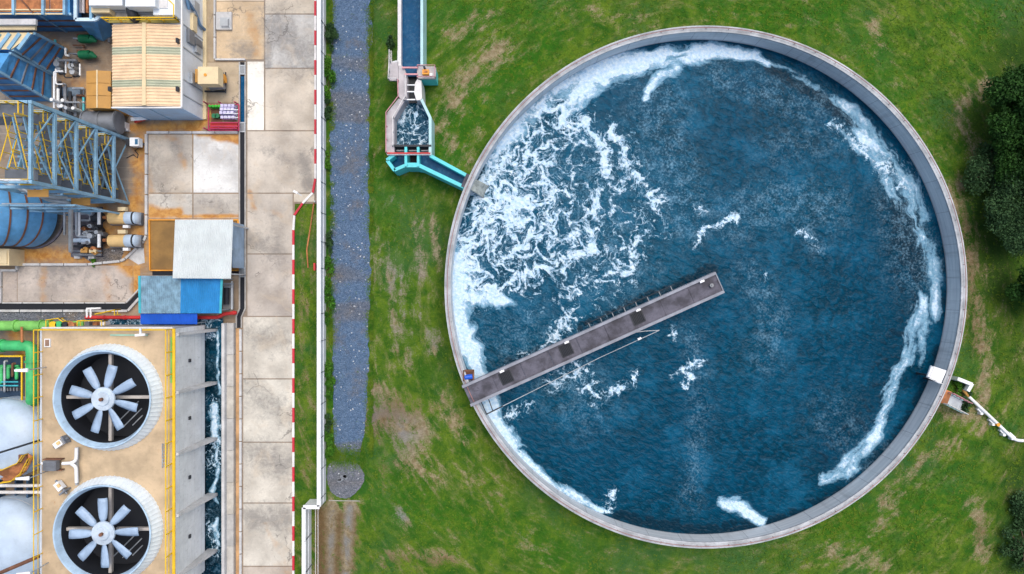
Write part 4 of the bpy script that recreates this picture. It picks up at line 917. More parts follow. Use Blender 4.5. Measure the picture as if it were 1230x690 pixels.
def fan_stack(label):
    t = thing('fan_stack', label, 'fan', (fc1[0], fc1[1], ZD), 'large cooling fans on the tower deck')
    prof = [(RB, ZD + .005), (RB - .06, ZD + .25), (RT + .02, 7.5), (RT, 7.65)]; n = 216; v = []; f = []
    for i in range(n):                                       # ribbed outer shell
        a = 2 * math.pi * i / n; bulge = .045 if i % 3 == 0 else 0
        for r, z in prof: rr_ = r + bulge * (1 if z < 7.6 else .3); v.append((fc1[0] + rr_ * math.cos(a), fc1[1] + rr_ * math.sin(a), z))
    for i in range(n):
        j = (i + 1) % n
        for k in range(3): f.append((i * 4 + k, j * 4 + k, j * 4 + k + 1, i * 4 + k + 1))
    sh = part(MB().add(v, f), 'stack_shell', M['stackwhite'], t)
    part(MB().lathe(fc1, [(RT, 7.65), (RT - .03, 7.7), (RT - .13, 7.7), (RT - .17, 7.64), (RH + .02, 7.12)], 96), 'inner_throat', pm('blue_grey_throat', (.42, .58, .74), .45, dirt=.4), t, True)
    part(MB().lathe(fc1, [(RH + .02, 7.12), (RH - .02, 7.0), (RH - .02, 4.7)], 96), 'throat_liner', M['black'], t, True)
    bl = Vector((fc1[0], fc1[1], FZ))
    part(MB().cyl(fc1, 1.02, FZ + .02, FZ + .14, 40, .98).cyl(fc1, .62, FZ + .142, FZ + .26, 28, .55), 'hub', pm('hub_plate', (.52, .62, .72), .4, .2, dirt=.35), t, True)
    part(MB().cyl(fc1, .15, FZ + .262, FZ + .5, 16), 'shaft_cap', M['rustband'], t)
    for k in range(8):
        a = math.pi / 8 + k * math.pi / 4 + .12; ca, sa = math.cos(a), math.sin(a); rows = []
        for r, w, tw in ((.95, .30, .55), (1.25, .52, .5), (1.55, .58, .42), (2.0, .64, .34), (2.6, .66, .26), (2.95, .62, .22)):
            row = []
            for s_, cam_ in ((-1, 0), (-.4, .06), (.3, .06), (1, 0)):
                u = s_ * w * .62; row.append((fc1[0] + r * ca - u * math.cos(tw) * sa, fc1[1] + r * sa + u * math.cos(tw) * ca, FZ + u * math.sin(tw) * .6 + cam_))
            rows.append(row)
        m_ = MB().add([p for r in rows for p in r], [(i * 4 + q, (i + 1) * 4 + q, (i + 1) * 4 + q + 1, i * 4 + q + 1) for i in range(5) for q in range(3)])
        o = part(m_, 'blade', M['blade'], t, True); md = o.modifiers.new('thick', 'SOLIDIFY'); md.thickness = .05
    for k in range(4):
        a = k * math.pi / 2; part(MB().beam((fc1[0] + .5 * math.cos(a), fc1[1] + .5 * math.sin(a), 6.35), (fc1[0] + RH * math.cos(a), fc1[1] + RH * math.sin(a), 6.35), .26, .3), 'support_beam', pm('beam_paint_%d' % k, (.42, .40, .38), .6, dirt=.4), t)
    for k, q in ((0, -2.2), (1, -3.0), (2, -3.6)):
        L = math.sqrt(max(.1, RH ** 2 - q ** 2)) * .85; d1, d2 = Vector((.707, .707, 0)), Vector((.707, -.707, 0)); m0 = Vector((fc1[0], fc1[1], 5.6)) + d2 * -q * .8
        part(MB().tube([m0 - d1 * L * .8, m0 + d1 * L * .4], .05, 6), 'stay_bar', M['ltgrey'], t)
    return t
fs1 = fan_stack('upper of the two big ringed cooling fans, nearer the green pipes')
fs2 = copy_tree(fs1, (0, -FSP, 0), 'lower of the two big ringed cooling fans, nearer the photo bottom')
for o in list(COL.objects):
    if o.parent == fs2 and o.name.split('.')[0] in ('blade', 'hub'): o.rotation_euler.z = .31
# gear motor and pipe tee between the fans
t = thing('fan_drive', 'grey fan drive motor with white tee pipe between the two fans', 'motor', W(78, 556, ZD))
c = W(67, 557, ZD)
dm = MB().box(c[0] - .55, c[0] + .55, c[1] - .42, c[1] + .42, ZD + .3, ZD + .85)
for i in range(6): dm.box(c[0] - .5, c[0] + .5, c[1] - .4 + i * .14, c[1] - .34 + i * .14, ZD + .852, ZD + .92)
part(dm, 'motor_body', M['grey'], t); part(MB().box(c[0] - .8, c[0] + .8, c[1] - .5, c[1] - .43, ZD + .01, ZD + .5).box(c[0] - .8, c[0] + .8, c[1] + .43, c[1] + .5, ZD + .01, ZD + .5), 'base_rail', M['rustband'], t)
part(MB().bend([W(50, 557, ZD + .6), W(58, 557, ZD + .6), W(62, 557, ZD + .6)], .12, .2, 10), 'inlet_pipe', M['white'], t, True)
part(MB().bend([W(75, 557, ZD + .6), W(86, 556.5, ZD + .6), W(91.5, 553, ZD + .6), W(92, 538, ZD + .6)], .14, .5, 10).bend([W(86, 557.5, ZD + .6), W(91.5, 561, ZD + .6), W(92, 580, ZD + .6)], .14, .5, 10), 'tee_pipe', M['white'], t, True)
part(MB().box(W(93, 0, ZD)[0], W(95.3, 0, ZD)[0], W(0, 582, ZD)[1], W(0, 537, ZD)[1], ZD + .01, ZD + .3), 'cable_tray', M['ltgrey'], t)
def valve(px, py, label, a):
    t = thing('valve_actuator', label, 'valve', W(px, py, ZD), 'valve actuators on the tower deck'); c = W(px, py, ZD)
    part(MB().obox(c[:2], .75, .5, ZD + .2, ZD + .7, a), 'actuator_box', M['white'], t); part(MB().obox((c[0] + .1, c[1] + .1), .3, .25, ZD + .702, ZD + .8, a), 'cover', M['hood'], t)
    part(MB().tube([(c[0] - .6 * math.cos(a), c[1] - .6 * math.sin(a), ZD + .4), (c[0] + .9 * math.cos(a), c[1] + .9 * math.sin(a), ZD + .4)], .1, 8).obox((c[0] + .62 * math.cos(a), c[1] + .62 * math.sin(a)), .14, .7, ZD + .02, ZD + .75, a), 'flange', M['grey'], t)
valve(75.5, 531.5, 'white valve actuator on the deck below the upper fan', R(35)); valve(76, 582, 'white valve actuator on the deck at the upper left of the lower fan', R(-50))
def lamp_arm(px, py, label, base='ltgrey'):
    t = thing('deck_lamp', label, 'lamp', W(px, py, ZD), 'white lamps on the tower edge'); c = Vector(W(px, py, ZD))
    part(MB().tube([c, c + Vector((0, 0, 2.2))], .05, 8), 'pole', M[base], t); q = c + Vector((0, 0, 2.2))
    part(MB().loft([[tuple(q + Vector((0, -.16, -.05))), tuple(q + Vector((0, .16, -.05))), tuple(q + Vector((0, .16, .06))), tuple(q + Vector((0, -.16, .06)))],
                    [tuple(q + Vector((-1.1, -.12, .02))), tuple(q + Vector((-1.1, .05, .02))), tuple(q + Vector((-1.1, .05, .08))), tuple(q + Vector((-1.1, -.12, .08)))]]), 'lamp_head', M['white'], t)
lamp_arm(55.5, 441, 'white lamp leaning out over the left railing beside the upper fan'); lamp_arm(57, 566, 'white lamp leaning out over the left railing beside the fan drive motor'); lamp_arm(58, 676, 'white lamp leaning out over the left railing beside the lower fan')
t = thing('floodlight', 'small white floodlight on the top railing of the cooling tower', 'lamp', W(179, 401, ZD)); c = W(179, 401, ZD)
part(MB().tube([c, (c[0], c[1], ZD + 1.3)], .05, 8), 'pole', M['ltgrey'], t); part(MB().beam((c[0], c[1], ZD + 1.3), (c[0] + .05, c[1] + .55, ZD + 1.45), .16, .12).beam((c[0] - .45, c[1] - .05, ZD + 1.35), (c[0] + .4, c[1] + .02, ZD + 1.35), .2, .14), 'lamp_head', M['white'], t)
# basin beside the tower
bx0, bx1 = dx1 - .2, W(266, 0, 1.0)[0]
bas, X, Y = grid_mesh('cooling_basin_water', np.arange(bx0 - 2.5, bx1 + .1, .12), np.arange(W(0, 740)[1], W(0, 392)[1], .12), .35, G_BASIN); bas['kind'] = 'structure'
px, py = X / S + 615, 345 - Y / S; px = px + (fbm(X * 1.1, Y * 1.1, 3, 3) - .5) * 8; py = py + (fbm(X * .9 + 9, Y * .9, 3, 8) - .5) * 12
fattr(bas.data, 'foam', field(px, py, [([(264, 395), (263, 450), (264, 470)], [2, 2, 3], .8), ([(260, 485), (257, 500), (262, 530)], [5, 8, 4], .95), ([(263, 530), (264, 575), (258, 590), (263, 600)], [2, 3, 6, 3], .85), ([(262, 620), (259, 630), (263, 650)], [2, 5, 3], .85), ([(250, 395), (262, 396)], 4, .6)]))
fattr(bas.data, 'lace', field(px, py, [([(258, 400), (250, 405)], 6, .6), ([(250, 545), (256, 560)], 6, .5), ([(258, 480), (262, 560)], 8, .55), ([(252, 620), (262, 660)], 7, .5)]))
t = thing('basin_wall', 'long pale concrete wall of the cooling basin beside the rusty strip', 'wall', (bx1, W(0, 560)[1], 0))
part(MB().box(bx1, bx1 + .28, W(0, 800)[1], W(0, 388)[1], 0, 1.0), 'wall_crest', M['paleconc'], t)
for i in range(11):
    a = 388 + i * 38; part(MB().box(bx1 + .284, W(283, 0)[0], W(0, a + 37.6)[1], W(0, a)[1], 0, .5), 'apron_slab', pm('apron_concrete_%d' % (i % 3), (.44 + .03 * (i % 3), .44 + .02 * (i % 3), .43), .9, dirt=.5, var=.18), t)
lk = MB()
for i in range(26): y = W(0, 392 + i * 14)[1]; lk.obox((W(271.5, 0)[0], y), .14, .3, .502, .56)
part(lk, 'drain_slots', M['dark'], t)
# pipes and pump bits north of the tower (wet sump)
single(flat(MB(), [(104, 383), (268, 383), (268, 394), (104, 394)], .2), 'sump_water', G_CHURN, 'strip of dark churning water under the red pipe', 'water', kind='structure')

# ------------------------------------------------------------------ green cooling-water pipes, left of the tower
def pipe(label, pts, r, mat, rad=.4, name='pipe', flanges=(), group=None, fmat=None):
    t = thing(name, label, 'pipe', (pts[0][0], pts[0][1], 0), group)
    part(MB().bend(pts, r, rad, 16), 'pipe_run', M[mat], t, True)
    for (p, d) in flanges:
        d = Vector(d).normalized() * .09; part(MB().tube([Vector(p) - d, Vector(p) + d], r * 1.22, 18), 'flange', M[fmat or mat], t, True)
    return t
y1_ = W(0, 391, 1.6)[1]; y2_ = W(0, 415.5, 1.6)[1]
pipe('grass green water pipe running along the gravel bed to the tower', [W(-60, 391.5, 1.6), W(62, 391.5, 1.6)], .47, 'green2', flanges=[(W(19.5, 391.5, 1.6), (1, 0, 0)), (W(60, 391.5, 1.6), (1, 0, 0)), (W(50, 391.5, 1.6), (1, 0, 0))])
pipe('emerald green water pipe that bends down beside the tower railing', [W(-60, 415.5, 1.8), W(38.3, 415.5, 1.8), W(38.3, 470, 1.8), W(38.3, 483, 1.6), W(40, 484, -.3)], .50, 'green', .6, flanges=[(W(38.3, 434.5, 1.8), (0, 1, 0)), (W(3, 415.5, 1.8), (1, 0, 0))])
pipe('rusty riser pipe joining the two green pipes', [W(26, 393, 2.4), W(26.5, 400, 2.3), W(26.5, 411, 2.2)], .11, 'rustplate', .2)
t = thing('valve_platform', 'yellow railed valve platform on the green pipe end', 'platform', W(80, 390))
rp_ = MB().rail([W(64, 393, 2.0), W(64, 384, 2.0), W(78, 382, 2.0), W(84, 386, 2.0)], 1.0, .05, 1.0); part(rp_, 'railing', M['yellow'], t)
rp_ = MB().rail([W(101, 385, 2.0), W(130, 385, 2.0), W(130, 393, 2.0), W(101, 393, 2.0), W(101, 385, 2.0)], 1.0, .05, 1.0); part(rp_, 'railing', M['yellow'], t)
rp_ = MB().rail([W(122, 377, 1.6), W(145, 372, 1.6), W(145, 378, 1.6)], 1.0, .05, 1.2); part(rp_, 'railing', M['yellow'], t)
part(MB().box(W(66, 0, 2)[0], W(100, 0, 2)[0], W(0, 393.5, 2)[1], W(0, 386, 2)[1], 1.85, 2.0), 'platform_floor', M['green2'], t)
for i in range(4): part(MB().cyl(W(70 + i * 7, 390, 2)[:2], .2, 2.002, 2.7, 12).cyl(W(70 + i * 7, 390, 2)[:2], .34, 2.7, 2.76, 16), 'valve_wheel', M[('yellow', 'green', 'dark', 'rustplate')[i]], t)
for i in range(3): part(MB().box(W(103 + i * 9, 0, 2)[0], W(108 + i * 9, 0, 2)[0], W(0, 391, 2)[1], W(0, 387, 2)[1], 1.2, 2.1), 'pump_head', M[('grey', 'rustplate', 'white')[i]], t)
pipe('long red fire pipe running under the blue roofs', [W(103, 381.5, .9), W(262, 381.5, .9), W(268, 377.5, .9), W(284, 375.8, .9)], .17, 'red', .3, flanges=[(W(125, 381.5, .9), (1, 0, 0)), (W(150, 381.5, .9), (1, 0, 0)), (W(281, 376, .9), (1, 0, 0))])
t = thing('pipe_header', 'white stub pipes on the red fire pipe near the valve platform', 'pipe', W(112, 378))
for px in (104.5, 109): part(MB().tube([W(px, 381.5, 1.0), W(px, 371, 1.0)], .09, 8), 'stub_pipe', M['white'], t, True)
part(MB().tube([W(104, 371, 1.0), W(121, 370.5, 1.0)], .09, 8), 'header', M['white'], t, True)

# instrument rack
t = thing('instrument_rack', 'yellow framed rack with small green pipes and gauges', 'rack', W(12, 455))
x0, x1 = W(-12, 0, 1.5)[0], W(25.5, 0, 1.5)[0]; ya, yb_ = W(0, 481, 1.5)[1], W(0, 429, 1.5)[1]
fr = MB().box(x0, x1 + .12, yb_, yb_ + .14, 1.4, 1.55).box(x1, x1 + .12, ya, yb_ - .002, 1.4, 1.55).box(x0, x1 + .12, ya - .14, ya - .002, 1.4, 1.55)
for x in (x0, x1 - 1.0, x1): fr.box(x + .01, x + .11, ya - .13, ya - .03, 0, 1.39).box(x + .01, x + .11, yb_ + .03, yb_ + .13, 0, 1.39)
part(fr, 'frame', M['yellow'], t)
part(MB().box(W(29, 0, 1.5)[0], W(30.5, 0, 1.5)[0], ya, yb_, 1.3, 1.4), 'side_bar', M['tan'], t)
part(MB().box(x0, x1 - .05, ya + .02, yb_ - .02, .25, .35), 'drip_tray', pm('navy_tray', (.02, .05, .10), .5), t)
for i, (px, py0, py1, mt) in enumerate(((1.5, 441, 460, 'green'), (5.5, 434, 470, 'ltgrey'), (10, 441, 454, 'green'), (15, 437, 452, 'rustband'), (20, 443, 455, 'green'), (-5, 440, 462, 'green'))):
    part(MB().bend([W(px + 3.5, py0, 1.0), W(px, py0, 1.2), W(px, py1, 1.2), W(px, py1, .4)], .11 if mt != 'green' else .15, .25, 10), 'small_pipe', M[mt], t, True)
for py in (459, 463.5): part(MB().tube([W(-12, py, 1.25), W(22, py, 1.25)], .07, 8), 'cross_pipe', M['teal'], t, True)
for i in range(6): part(MB().box(W(i * 3.8 + .5, 0, 1)[0], W(i * 3.8 + 2, 0, 1)[0], W(0, 470, 1)[1], W(0, 466, 1)[1], .4, 1.0), 'gauge', M['grey'], t)
part(MB().tube([W(-12, 440, .9), W(23, 440, .9)], .12, 8), 'cross_pipe', M['green'], t, True)

# two pale domed tanks
def dome(label, px, py, r, zt):
    t = thing('storage_tank', label, 'tank', W(px, py, 0), 'pale storage tanks beside the cooling tower'); c = W(px, py, 2.5)
    pr = [(r, 0), (r, zt)] + [(r * math.cos(a), zt + r * .45 * math.sin(a)) for a in [i * math.pi / 2 / 10 for i in range(1, 10)]] + [(.05, zt + r * .45)]
    part(MB().lathe(c, pr, 72), 'tank_shell', M['tankwhite'], t, True)
    part(MB().lathe(c, [(r + .05, zt - .2), (r + .09, zt - .15), (r + .05, zt - .1)], 72), 'ring_seam', M['ltgrey'], t, True)
    return t
dome('pale blue storage tank with yellow catwalk, upper of the two', 1, 529, 3.75, 2.0)
dome('pale blue storage tank crossed by a brown pipe, lower of the two', 1, 655, 4.1, 2.0)
t = thing('pipe_bridge', 'pale twin pipes on a dark frame between the two storage tanks', 'pipe', W(25, 588))
for py in (583.5, 591.5): part(MB().tube([W(-60, py, 1.2), W(50, py, 1.2)], .16, 10), 'pipe_run', M['offwhite'], t, True)
for px in (5, 26, 40): part(MB().box(W(px, 0)[0], W(px + 2, 0)[0], W(0, 600)[1], W(0, 570)[1], .0, .95), 'support_frame', pm('navy_frame_%d' % px, (.03, .08, .16), .6), t)
t = thing('tank_catwalk', 'brown and yellow catwalk curving round the upper storage tank', 'catwalk', W(25, 560))
pth = [W(-8, 566, 3.2), W(10, 562, 3.2), W(28, 554, 3.2), W(34, 545, 3.3)]; pt2 = [W(6, 578, 2.2), W(20, 576, 2.4), W(32, 566, 2.8), W(41, 549, 3.3)]
part(MB().add(pth + pt2, [(0, 1, 5, 4), (1, 2, 6, 5), (2, 3, 7, 6)]), 'walk_plate', M['rustplate'], t).modifiers.new('thick', 'SOLIDIFY').thickness = .08
part(MB().rail(pth, .8, .045, .9), 'handrail', M['yellow'], t); part(MB().rail(pt2, .8, .045, .9), 'handrail', M['yellow'], t); part(MB().box(*sorted((W(24, 0, 3.3)[0], W(34, 0, 3.3)[0])), W(0, 556, 3.3)[1], W(0, 546, 3.3)[1], 3.35, 3.5), 'landing', M['rustband'], t)
single(MB().tube([W(-20, 550, 4.6), W(48, 529, 5.6)], .09, 8), 'conduit', M['dark'], 'thin dark conduit sloping over the upper storage tank', 'conduit', sm=True)
single(MB().tube([W(-20, 697, 5.2), W(48, 668, 5.8)], .17, 8), 'brown_pipe', M['rustband'], 'thick brown pipe sloping over the lower storage tank', 'pipe', sm=True)

# ------------------------------------------------------------------ sheds and bund
t = thing('rust_bund', 'yellow edged bund with rusty brown floor beside the white roofed shed', 'bund', W(195, 295))
part(flat(MB(), [(180, 265.5), (286, 265.5), (286, 324), (181, 324)], .05), 'floor', M['bund'], t)
be = MB()
for a, b in (((179.5, 264.5), (286.8, 264.5)), ((179.5, 265), (180.6, 325)), ((286.4, 265), (286.4, 325)), ((180.6, 325), (286.6, 325))): be.beam(W(*a, .1), W(*b, .1), .11, .22)
part(be, 'painted_edge', M['orange'], t)
def shed(label, corners, zt, zl, mats, n, frame='ltgrey', split=None, extra=None):
    """corners in photo px: upper left, upper right, lower right, lower left at roof height; zt / zl heights of upper and lower edge"""
    A, Bq, Cq, D = (Vector(W(*corners[0], zt)), Vector(W(*corners[1], zt)), Vector(W(*corners[2], zl)), Vector(W(*corners[3], zl)))
    t = thing('open_shed', label, 'shed', ((A.x + Cq.x) / 2, (A.y + Cq.y) / 2, 0), 'open sheds by the bund')
    segs = split or [(0, 1)]
    for (u0, u1), mt, k in zip(segs, mats, n):
        o = part(MB().corr(A.lerp(Bq, u0), A.lerp(Bq, u1), D.lerp(Cq, u1), D.lerp(Cq, u0), k, .05), 'roof_sheet', M[mt], t); o.modifiers.new('thick', 'SOLIDIFY').thickness = .02
    for u in (.06, .94):
        for v in (.08, .92):
            q = A.lerp(Bq, u).lerp(D.lerp(Cq, u), v); part(MB().box(q.x - .07, q.x + .07, q.y - .07, q.y + .07, 0, q.z - .12), 'post', M[frame], t)
    for v in (.08, .5, .92): part(MB().beam(A.lerp(D, v) - Vector((0, 0, .1)), Bq.lerp(Cq, v) - Vector((0, 0, .1)), .1, .12), 'rafter', M[frame], t)
    return t, A, Bq, Cq, D
shed_w = shed('open shed with white corrugated roof above the rusty bund', ((210.5, 264), (280, 264), (277.5, 335), (207.5, 334.5)), 4.3, 4.0, ['roof_white'], [30])
part(MB().box(W(282, 0, 2)[0], W(283.5, 0, 2)[0], W(0, 322, 2)[1], W(0, 268, 2)[1], .1, 2.6), 'side_screen', pm('blue_grey_screen', (.30, .42, .56), .6), shed_w[0])
sb, A, Bq, Cq, D = shed('open shed with half faded grey and half blue roof', ((168, 331.5), (267, 331.5), (265, 376.5), (168.5, 376.5)), 3.3, 2.9, ['roof_grey', 'roof_blue'], [20, 20], split=[(0, .50), (.50, 1)])
part(MB().beam(A + Vector((0, 0, .06)), D + Vector((0, 0, .06)), .22, .08), 'edge_trim', M['teal'], sb); part(MB().beam(Bq + Vector((0, 0, .06)), Cq + Vector((0, 0, .06)), .2, .08), 'edge_trim', M['teal'], sb)
t = thing('blue_awning', 'vivid blue awning below the half blue roof', 'awning', W(203, 383))
a, b, c_, d_ = W(169, 376.8, 2.7), W(237, 376.8, 2.7), W(237, 389.5, 2.3), W(169, 389.5, 2.3)
part(MB().corr(a, b, c_, d_, 16, .025), 'awning_sheet', M['vividblue'], t).modifiers.new('thick', 'SOLIDIFY').thickness = .03
for p in ((171, 388.5), (235, 388.5)): q = W(*p, 2.3); part(MB().box(q[0] - .05, q[0] + .05, q[1] - .05, q[1] + .05, 0, 2.22), 'post', M['ltgrey'], t)
t = thing('pump_skid', 'dark pump skid with grey pipes right of the blue roofed shed', 'pump', W(275, 350))
part(MB().box(W(269, 0)[0], W(281, 0)[0], W(0, 371)[1], W(0, 340)[1], .05, .25), 'base', M['concrete'], t)
part(MB().tube([W(272, 344, .7), W(272, 366, .7)], .28, 12), 'pump_casing', M['dark'], t, True); part(MB().tube([W(278.5, 338, .9), W(278.5, 372, .9)], .1, 8), 'pipe_run', M['ltgrey'], t, True); part(MB().tube([W(269, 341, 1.0), W(280, 341, 1.0)], .08, 8).tube([W(269, 345, 1.0), W(280, 345, 1.0)], .06, 8), 'cross_pipe', M['ltgrey'], t, True)
single(MB().tube([W(284, 281, 1.0), W(283.5, 300, 1.0), W(284, 322, 1.0)], .1, 8), 'downpipe', M['ltgrey'], 'grey pipe along the right side of the white roofed shed', 'pipe', sm=True)

# ------------------------------------------------------------------ white process building
ZB_ = 4.7
x0, x1 = W(135, 0, ZB_)[0], W(216, 0, ZB_)[0]; y0, y1 = W(0, 128.5, ZB_)[1], W(0, 29, ZB_)[1]; yN = W(0, -60, ZB_)[1]
bld = thing('process_building', 'white process building with tan corrugated roof', 'building', ((x0 + x1) / 2, (y0 + yN) / 2, 0))
part(MB().box(x0, x1, y0, yN, 0, ZB_ - .12), 'wall', M['whitewall'], bld)
xm = W(175.3, 0, ZB_)[0]; rise = .22
def yy(p): return W(0, p, ZB_)[1]
bands = [(29.5, 56.5, 'roof_tan', 7), (56.5, 66, 'roof_green', 3), (66, 96, 'roof_tan', 8), (96, 105, 'roof_green', 3), (105, 128, 'roof_tan', 6)]
for a, b, mt, k in bands:
    for xa_, xb_, za, zb in ((x0 - .05, xm, ZB_ - .08, ZB_ + rise), (xm, x1 + .05, ZB_ + rise, ZB_ - .08)):
        o = part(MB().corr((xa_, yy(a), za), (xa_, yy(b), za), (xb_, yy(b), zb), (xb_, yy(a), zb), k, .07), 'roof_sheet', M[mt], bld); o.modifiers.new('thick', 'SOLIDIFY').thickness = .02
part(MB().box(xm - .17, xm + .17, y0 + .05, y1, ZB_ + rise + .075, ZB_ + rise + .12), 'ridge_cap', M['cream'], bld)
part(MB().box(x0 + .02, x1 - .02, y0 - .003, y0 - .0, .05, ZB_ - .26) if False else MB().box(x0, x1, y0 - .05, y0 - .002, .05, ZB_ - .26), 'cladding', pm('sky_blue_cladding', (.42, .64, .88), .45, dirt=.25, var=.08), bld)
part(MB().box(x0 - .1, x1 + .1, y0 - .12, y0 - .003, ZB_ - .25, ZB_ + .0), 'gutter', M['white'], bld); part(MB().box(x1 + .056, x1 + .18, y0, yN, ZB_ - .25, ZB_ - .04), 'gutter', M['white'], bld)
part(MB().box(x0, x1, y1 + .06, yN, ZB_ - .118, ZB_ - .02), 'terrace', M['concrete'], bld)
part(MB().rail([(x0 - .4, y1 + .18, ZB_), (x1 - .05, y1 + .18, ZB_)], 1.0, .06, 1.2), 'railing', M['yellow'], bld); part(MB().rail([(x1 - .05, y1 + .18, ZB_), (x1 - .05, y1 + 1.3, ZB_), (x1 - 1.2, y1 + 2.4, ZB_), (x1 - 1.2, yN, ZB_)], 1.0, .06, 1.2), 'railing', M['yellow'], bld)
part(MB().box(x0 - .3, x1 - .1, y1 + .08, y1 + .5, ZB_ - .0, ZB_ + .06), 'walk_plate', pm('olive_plate', (.36, .30, .08), .7, rust=.2), bld)
part(MB().box(x1 + .004, W(242, 0)[0] - .05 if False else x1 + .35, y0, yN, 0, .25), 'plinth', M['cream'], bld)
for py, z, w, hgt, mt in ((95, 2.6, .5, .7, 'ltgrey'), (52, 1.6, .35, 1.4, 'grey'), (60, 1.6, .35, 1.0, 'ltgrey'), (28, 2.4, .8, .8, 'cream'), (45, 3.0, .6, 1.0, 'grey'), (12, 2.0, .7, 1.0, 'ltgrey')):
    y = W(0, py, z)[1]; part(MB().box(x1 + .005, x1 + .3, y - w, y + w, z - hgt / 2, z + hgt / 2), 'wall_box', M[mt], bld)
zz = MB().bend([(x1 + .2, W(0, -10, 4)[1], 4.0), (x1 + .2, W(0, 12, 3.4)[1], 3.4), (x1 + .2, W(0, 4, 2.9)[1], 3.9), (x1 + .2, W(0, 18, 1.6)[1], 2.2), (x1 + .2, W(0, 34, .6)[1], 1.2), (x1 + .2, W(0, 36, .2)[1], .2)], .14, .2, 8); part(zz, 'wall_pipe', pm('steel_blue_pipe', (.10, .20, .34), .5), bld, True)
for py in (35, 62, 100, 118): part(MB().box(x1 + .004, x1 + .07, W(0, py, 3)[1] - .05, W(0, py, 3)[1] + .05, .3, 4.4), 'wall_rib', M['ltgrey'], bld)
for px in (160, 188): part(MB().box(W(px, 0, 3)[0] - .04, W(px, 0, 3)[0] + .04, y0 - .09, y0 - .053, .1, 4.4), 'wall_rib', M['ltblue'], bld)
for px in (133.5, 214.5):
    for py in (50, 108): part(MB().box(W(px, 0, ZB_)[0] - .1, W(px, 0, ZB_)[0] + .1, yy(py) - .2, yy(py) + .2, ZB_ + .0, ZB_ + .35), 'roof_bracket', M['dark'], bld)
t0 = None
for px, py, w, dpt, hg, lab in ((139, 5, 1.45, 1.5, 1.5, 'large white air handling box at the left of the roof terrace'), (181, 6, 1.3, 1.7, 1.7, 'tall white air handling box in the middle of the roof terrace'), (204, 16, .95, 1.1, 1.0, 'small white air handling box at the right of the roof terrace'), (128, 12, .8, 1.2, .9, 'low cream box left of the white air handling boxes')):
    t = thing('air_handler', lab, 'air handler', W(px, py, ZB_), 'air handling boxes on the roof terrace'); c = W(px, py, ZB_)
    part(MB().box(c[0] - w, c[0] + w, c[1] - dpt / 2, c[1] + dpt, ZB_ + .02, ZB_ + hg), 'cabinet', M['whitewall'] if w > .9 else M['cream'], t)
    part(MB().box(c[0] - w * .8, c[0] + w * .8, c[1] - dpt / 2 - .04, c[1] - dpt / 2 - .003, ZB_ + .3, ZB_ + .36).box(c[0] - w * .8, c[0] + w * .8, c[1] - dpt / 2 - .04, c[1] - dpt / 2 - .003, ZB_ + .5, ZB_ + .56), 'vent_slot', M['grey'], t)
    part(MB().box(c[0] - w * .55, c[0] + w * .35, c[1] + .0, c[1] + dpt * .7, ZB_ + hg + .002, ZB_ + hg + .07), 'lid', M['offwhite'], t)
single(MB().bend([W(160, -20, ZB_ + .6), W(157, 8, ZB_ + .6), W(160, 20, ZB_ + .5), W(163, 22, ZB_ + .1)], .45, .4, 12), 'air_duct', M['dark'], 'dark round duct between the white air handling boxes', 'duct', sm=True)
# dust blower beside the building
t = thing('blower_unit', 'cream box duct with grey blower and orange motor beside the white building', 'blower', W(250, 95)); 
c = W(250, 90.5, 3.0)
part(MB().box(c[0] - .95, c[0] + .92, c[1] - .8, c[1] + .78, 1.9, 3.0), 'duct_box', M['cream'], t); part(MB().box(x1 + .36, c[0] - .953, W(0, 99, 2.6)[1], W(0, 83, 2.6)[1], 1.9, 2.6), 'wall_duct', M['tan'], t)
part(MB().tube([W(252, 97, 1.1), W(267, 95, 1.1)], .95, 20), 'blower_casing', M['grey'], t, True); part(MB().tube([W(267, 95, 1.1), W(270.5, 94.5, 1.1)], .42, 14), 'motor', M['orange'], t, True)
part(MB().tube([W(246, 110, .4), W(270, 110, .4)], .09, 8).tube([W(271, 87, .5), W(271, 112, .4)], .07, 8), 'base_frame', M['dark'], t); part(MB().cyl((c[0] - .25, c[1] + .02), .14, 3.002, 3.06, 12), 'cap', M['orange'], t)
# chemical skid
t = thing('dosing_skid', 'crimson framed dosing skid with green and violet tanks', 'skid', W(268, 141))
fx = MB()
for a, b in (((250.5, 126), (287, 126)), ((250.5, 157), (287, 157)), ((250.5, 126), (250.5, 157)), ((287, 126), (287, 157)), ((253, 147.5), (287, 147.5)), ((253, 152), (287, 152))): fx.beam(W(*a, .55), W(*b, .55), .09, .09)
for p in ((250.5, 126), (287, 126), (250.5, 157), (287, 157), (268, 157), (268, 126)): fx.obox(W(*p)[:2], .09, .09, 0, 1.1)
fx.rail([W(254, 156, .6), W(286, 156, .6)], .5, .04, .4, True); part(fx, 'frame', M['magenta'], t)
part(MB().box(W(254, 0)[0], W(286.5, 0)[0], W(0, 156.5)[1], W(0, 149)[1], .05, .3), 'drip_tray', M['red'], t)
for i in range(4): part(MB().cyl(W(256 + i * 3.7, 130)[:2], .13, .05, .8, 10).cyl(W(256 + i * 3.7, 130)[:2], .05, .8, .9, 8), 'green_drum', M['vgreen'], t, True)
for i in range(2): part(MB().cyl(W(260 + i * 4, 141)[:2], .22, .05, .6, 12), 'small_drum', M['motorgreen'], t, True)
for i in range(4):
    for j in range(4): part(MB().box(W(268.8 + i * 4.3, 0)[0], W(272.3 + i * 4.3, 0)[0], W(0, 131 + j * 4.6)[1], W(0, 127.6 + j * 4.6)[1], .05, .75 + .12 * ((i * 3 + j) % 3)), 'tank_cell', M['purple'], t)
for j in range(3): part(MB().tube([W(269, 132 + j * 4.6, 1.0), W(286, 132 + j * 4.6, 1.0)], .04, 6), 'dosing_line', M['white'], t)
